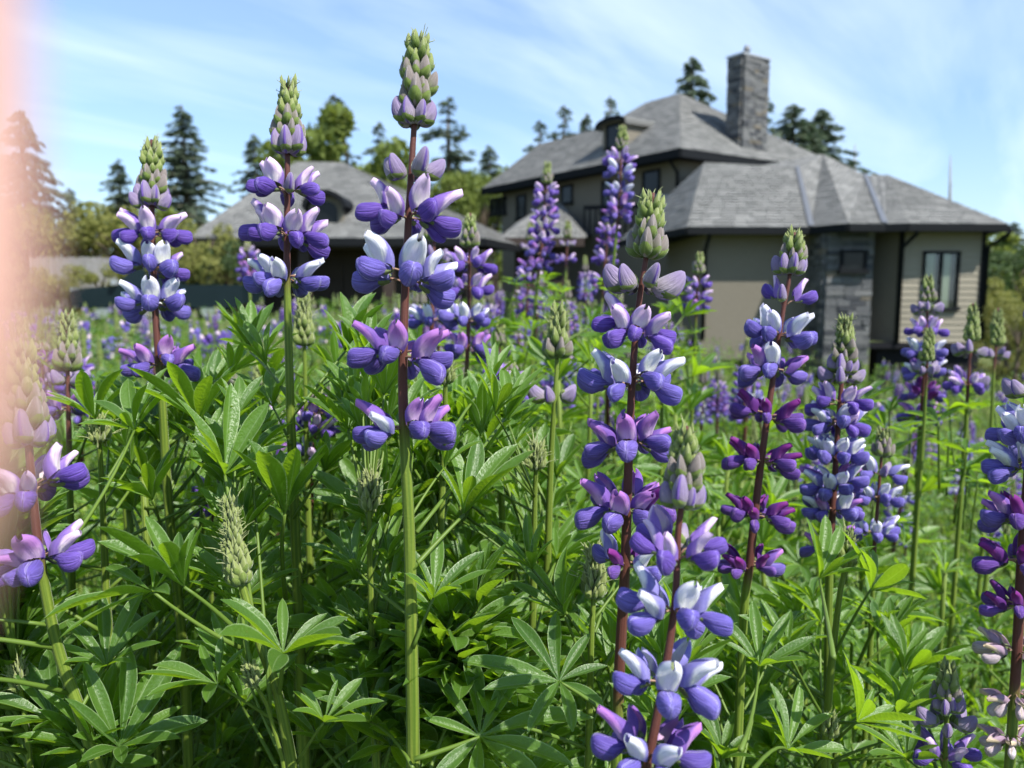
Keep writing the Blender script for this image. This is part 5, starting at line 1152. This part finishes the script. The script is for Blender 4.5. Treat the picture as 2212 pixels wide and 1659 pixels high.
# ------------------------------------------------------------------ the field behind: individual lupines
def spike_mesh(seed, n_wh, stage, mats=None):
    """whole flowering head, unit height 1 (head only), stem axis Z"""
    r=random.Random(seed); mb=MB(); z=0.02; 
    mb.tube([(0,0,-.6),(0.01,0,0),(0,0,.6),(0,0,.95)],[.03,.03,.022,.01],6,0)
    for i in range(n_wh):
        z=0.03+i*0.62/max(1,n_wh); L=.15*(1-.25*i/n_wh); st=stage[min(len(stage)-1,int(i*len(stage)/n_wh))]; ph=r.uniform(0,6)
        for k in range(6):
            az=ph+k*1.047+r.uniform(-.2,.2); c,s_=math.cos(az),math.sin(az); t=MB(); wing_geo(t,r,0,3,4); banner_geo(t,r,1,4,3); v,f,uv,m=t.np_arrays(); pt_=r.uniform(-.2,.3)
            v=v*L; v=np.stack([v[:,0]*math.cos(pt_)-v[:,2]*math.sin(pt_),v[:,1],v[:,0]*math.sin(pt_)+v[:,2]*math.cos(pt_)],1); v[:,0]+=.035+L*.3
            v=np.stack([v[:,0]*c-v[:,1]*s_,v[:,0]*s_+v[:,1]*c,v[:,2]+z+r.uniform(-.02,.02)],1); base={'P':1,'W':3,'M':5}[st]
            b=mb.n; mb.v.append(v); mb.uv.append(uv); mb.n+=len(v); mb.f+= [tuple(j+b for j in q) for q in f]; mb.m+=[base+q for q in m]
    z=.66 if n_wh else .15; rows=9 if n_wh else 14
    for i in range(rows):
        zz_=z+(1-z)*i/rows; L=.11*(1-.55*i/rows); ph=r.uniform(0,6)
        for k in range(5):
            az=ph+k*1.2566; t=MB(); bud_body(t,r,.22,.26,0,.08,5,4); v,f,uv,m=t.np_arrays(); ti=.5-.3*i/rows; v=v*L; v=np.stack([v[:,0]*math.cos(ti)+v[:,2]*math.sin(ti)+.02,v[:,1],-v[:,0]*math.sin(ti)+v[:,2]*math.cos(ti)],1)
            v=np.stack([v[:,0]*math.cos(az)-v[:,1]*math.sin(az),v[:,0]*math.sin(az)+v[:,1]*math.cos(az),v[:,2]+zz_],1); mb.add(v,f,uv,7 if i>2 or not n_wh else 8)
    return mb.mesh('lupine_head',[M_STEM if n_wh else M_STEMG,WIN['P'],BAN['P'],WIN['W'],BAN['W'],WIN['M'],BAN['M'],M_BUDG,M_BUDL])
HEADS=[spike_mesh(1,5,'MPP'),spike_mesh(2,6,'MWP'),spike_mesh(3,4,'WP'),spike_mesh(4,6,'MMP'),spike_mesh(5,3,'PP'),spike_mesh(6,0,'P'),spike_mesh(7,0,'P'),spike_mesh(8,2,'W')]
def bush_mesh(seed, mat, nl=16):
    r=random.Random(seed); mb=MB()
    for i in range(nl):
        L=r.uniform(.05,.075); az=r.uniform(0,6.3); rr=.17*math.sqrt(r.random()); z=-r.uniform(.0,.45)*(.3+rr/.17); lm=low_leaf_mesh(seed*100+i,mat,7,3,2); v,f,uv,m=lm.np_arrays()
        v=v*L+np.array([rr*math.cos(az),rr*math.sin(az),z]); mb.v.append(v); mb.uv.append(uv); b=mb.n; mb.n+=len(v); mb.f+=[tuple(j+b for j in q) for q in f]; mb.m+=list(m)
    mb.tube([(0,0,-1.05),(0,0,-.05)],[.008,.005],5,1)
    return mb.mesh('lupine_leaves',[mat,M_STEMG])
BUSH=[bush_mesh(i,M_LEAFFAR if i%2 else M_LEAF) for i in range(1,9)]
GAP=[(46,'the left edge lupine'),(145,'the pale budding left lupine'),(328,'the leftmost tall lupine'),(622,'the second tallest lupine'),(907,'the tallest lupine'),(1204,'the thin green lupine'),(1410,'the tall roof lupine'),(1716,'the leaning magenta lupine'),(1826,'the densely flowered lupine'),(2006,'the window lupine'),(2250,'the right edge lupine')]
def gap_name(x):
    for (a,n),(b,m) in zip(GAP[:-1],GAP[1:]):
        if x<b: return 'between %s and %s'%(n,m) if x>a else 'left of '+n
    return 'right of '+GAP[-1][1]
def zone_name(x,d):
    if x<560: w='before the pickup truck'
    elif x<1060: w='before the garage'
    elif x<1480: w='before the two-storey wall'
    elif x<1900: w='before the sunlit stucco wall'
    else: w='before the siding wall'
    return w
r3=random.Random(21); cnt=0; tries=0
while cnt<298 and tries<20000:
    tries+=1; u=r3.random(); d=1.1*(14/1.1)**(u**.9); x=r3.uniform(-60,2280); X=(x-CX)/F*d; Y=d
    g=terrain(X,Y); green=r3.random()<(.55 if d<4 else .38)
    h=((r3.uniform(.82,.96) if d<7 else r3.uniform(.78,.88)) if x<640 else r3.uniform(.88,1.04)) if x<1480 else (r3.uniform(.84,1.0) if x<1700 else r3.uniform(.72,.88)); hl=(r3.uniform(.10,.19) if not green else r3.uniform(.07,.12))
    if 1040<x<1480 and d>1.4: h+=.10*r3.random()
    if x<640 and d>11: continue
    tip=proj((X,Y,g+h+hl)); lim=np.interp(x,YMX,YMY)
    if tip is None or tip[1]<lim-70 or tip[1]>1100: continue
    if x>1480 and tip[1]<720: continue
    foot=Vector((X,Y,g)); 
    lab='%s lupine %s, %s'%('green budding' if green else 'small purple','just behind' if d<2 else ('midfield' if d<3.6 else ('well back' if d<7 else 'far back')),gap_name(x))
    o=empty('lupine',foot,lab,'lupine','lupines across the meadow')
    k=r3.choice((5,6,7)) if green else r3.choice((0,1,2,3,4))
    link('flower_head',HEADS[k],o,T((0,0,h))@Matrix.Rotation(r3.uniform(0,6.3),4,'Z')@Matrix.Rotation(r3.uniform(-.12,.12),4,'X')@Matrix.Scale(hl,4))
    link('leaves',r3.choice(BUSH),o,T((0,0,h-.06))@Matrix.Rotation(r3.uniform(0,6.3),4,'Z')@Matrix.Scale(r3.uniform(.9,1.2),4)); cnt+=1
# the rest of the meadow's far flower heads, past what can be told apart
g=np.random.default_rng(8); OV=np.array([(1,0,0),(-1,0,0),(0,1,0),(0,-1,0),(0,0,1),(0,0,-1)],float); OF=[(0,2,4),(2,1,4),(1,3,4),(3,0,4),(2,0,5),(1,2,5),(3,1,5),(0,3,5)]
mb=MB(); VV=[];FF=[];UU=[];MM=[];b=0
for i in range(420):
    d=2.6*(15/2.6)**g.random(); x=g.uniform(-560,2780); X=(x-CX)/F*d
    if x<640 and d>11: continue
    h=(g.uniform(.76,.92) if x<640 else (g.uniform(.86,1.02) if x<1480 else g.uniform(.70,.86)))+terrain(X,d); hl=g.uniform(.09,.18); pur=g.random()<.62; col_=int(g.integers(0,3))
    for k in range(10):
        t=k/10; nf=4; m_=(col_ if pur and t<.6 else 3); s_=hl*(.085 if t<.6 else .075*(1.5-t)); rr=hl*(.11 if m_<3 else .05*(1.4-t))
        for q in range(nf):
            a=k*.8+q*6.283/nf+g.uniform(-.3,.3); c=np.array([X+rr*math.cos(a),d+rr*math.sin(a),h+hl*t+g.uniform(-.01,.01)*hl]); VV.append(OV*np.array([s_,s_,s_*1.15])+c); UU.append(np.full((6,2),.4)); FF+=[tuple(j+b for j in f_) for f_ in OF]; MM+=[m_ if not(m_<3 and q==0) else 4]*8; b+=6
mb.v=VV; mb.uv=UU; mb.f=FF; mb.m=MM; mb.n=b
tag(link('distant_lupines',mb.mesh('distant_lupines',[WIN['P'],WIN['W'],WIN['M'],M_BUDG,BAN['P']])),'far lupine heads dotting the meadow toward the house',None,None,'stuff')
# ------------------------------------------------------------------ uncountable leaves and grass filling the meadow
def stuff_leaves(seed, n, dmin, dmax, ztop, zlow, ny, nx, size, keep, mat):
    g=random.Random(seed); protos=[low_leaf_mesh(900+i,mat,7,ny,nx).np_arrays() for i in range(8)]; VV=[];FF=[];UU=[];MM=[];b=0; k=0; t=0
    while k<n and t<n*8:
        t+=1; d=dmin*(dmax/dmin)**g.random(); x=g.uniform(-120,2330) if d<2.2 else g.uniform(-620,2830); X=(x-CX)/F*d; Y=d*1.0; gz=terrain(X,Y); z=gz+zlow(d)+(ztop(x,d)-zlow(d))*g.random()**.6; hub=Vector((X,Y,z)); L=size*g.uniform(.7,1.3)
        if not keep(hub,L): continue
        v,f,uv,m=protos[k%8]; a=g.uniform(0,6.3); c,s_=math.cos(a),math.sin(a); tx,ty=g.uniform(-.5,.5),g.uniform(-.5,.5)
        Rm=np.array((Matrix.Rotation(tx,3,'X')@Matrix.Rotation(ty,3,'Y')@Matrix.Rotation(a,3,'Z'))); VV.append((v*L)@Rm.T+np.array(hub)); UU.append(uv); FF+= [tuple(j+b for j in q) for q in f]; MM+=m; b+=len(v); k+=1
    mb=MB(); mb.v=VV; mb.uv=UU; mb.f=FF; mb.m=MM; mb.n=b; return mb
def top_h(x,d): return (((.97 if d<7 else .89) if x<640 else 1.02) if x<1480 else (.92 if x<1700 else .82))+(.06*math.sin(x*.02+d*3))
mb=stuff_leaves(31,2600,.5,2.2,lambda x,d:top_h(x,d)-.05,lambda d:.25,4,2,.036,lambda h,L: ok_leaf(h,L),M_LEAF)
tag(link('undergrowth',mb.mesh('undergrowth',[M_LEAF,M_PETI])),'dense green lupine leaves filling the gaps between the near stems',None,None,'stuff')
mb=stuff_leaves(32,8200,2.0,15,lambda x,d:top_h(x,d),lambda d:.45 if d<5 else .6,2,2,.052,lambda h,L: not (h.x/h.y<-.27 and h.y>11),M_LEAFFAR)
tag(link('meadow_foliage',mb.mesh('meadow_foliage',[M_LEAFFAR,M_PETI])),'mass of lupine leaves across the meadow toward the house',None,None,'stuff')
M_GRASS=foliage_mat('grass_blade',(0.07,0.12,0.025),(0.20,0.26,0.07),(0.22,0.30,0.05)); g=np.random.default_rng(4); n=16000
d=0.5*(22/0.5)**g.random(n); X=(g.uniform(-200,2400,n)-CX)/F*d; hh=g.uniform(.25,.7,n)*np.where(d>12,.8,1); gz=np.array([terrain(a,b) for a,b in zip(X,d)]); az=g.uniform(0,6.3,n); w=.003+.0016*d**.6; wx_,wy_=np.cos(az)*w,np.sin(az)*w; lx,ly=g.normal(0,.12,n)*hh,g.normal(0,.12,n)*hh
V0=np.stack([X-wx_,d-wy_,gz],1);V1=np.stack([X+wx_,d+wy_,gz],1);V2=np.stack([X+wx_*.7+lx*.35,d+wy_*.7+ly*.35,gz+hh*.6],1);V3=np.stack([X-wx_*.7+lx*.35,d-wy_*.7+ly*.35,gz+hh*.6],1);V4=np.stack([X+lx,d+ly,gz+hh],1)
mb=MB(); uvr=g.random(n); mb.add(np.stack([V0,V1,V2,V3,V4],1).reshape(-1,3),[q for i in range(n) for q in ((5*i,5*i+1,5*i+2,5*i+3),(5*i+3,5*i+2,5*i+4))],np.repeat(np.stack([uvr,uvr],1),5,0))
tag(link('grass',mb.mesh('grass',[M_GRASS],False)),'thin grass blades growing between the lupines',None,None,'stuff')

# ------------------------------------------------------------------ fingertip close to the lens at the left edge
def skin():
    m,g=new_mat('skin'); nz=g.noise(g.obj(),300.0,3); p=g.mix(nz,(0.80,0.44,0.35),(0.90,0.55,0.45)); g.out(p,0.5,0.35,0.15,(0.9,0.3,0.2),g.bump(nz,.2,.0005)); return m
fd=0.0118; rad_f=0.0078
fy=np.linspace(-2300,6800,44); fx=np.interp(fy,[-2300,-400,0,500,900,1150,1400,1700,2900,6800],[-410,-325,-296,-246,-258,-345,-470,-580,-950,-2000])
fp=[W(x,y,fd)-RGT*rad_f+FWD*rad_f*0.2 for x,y in zip(fx,fy)]; fb=fp[-1]
o=empty('finger',fb,'blurred pink fingertip covering the left edge of the view','finger')
mb=MB(); rr=[]
for k,t in enumerate(np.linspace(0,1,len(fy))):
    e=min(1,t/.085); b=min(1,(1-t)/.06); rr.append(rad_f*math.sqrt(max(0.0008,1-(1-e)**2))*math.sqrt(max(0.002,1-(1-b)**2))*(1+.035*math.sin(t*9)))
mb.tube([tuple(p-fb) for p in fp],rr,24,0); link('fingertip',mb.mesh('fingertip',[skin()]),o)
M_NAIL=simple('nail',(0.78,0.50,0.45),(0.86,0.60,0.55),200.0,0.3,0.5)
def nailf(u,v):
    k=2.0+v*9.0; i=int(k); p=fp[i].lerp(fp[i+1],k-i)-fb; r_=np.interp(k,range(len(rr)),rr)*1.02; a=(u-.5)*1.7
    return tuple(p+FWD*r_*math.cos(a)+RGT*r_*math.sin(a))
mb=MB(); mb.grid(nailf,10,8); link('nail',mb.mesh('nail',[M_NAIL]),o)
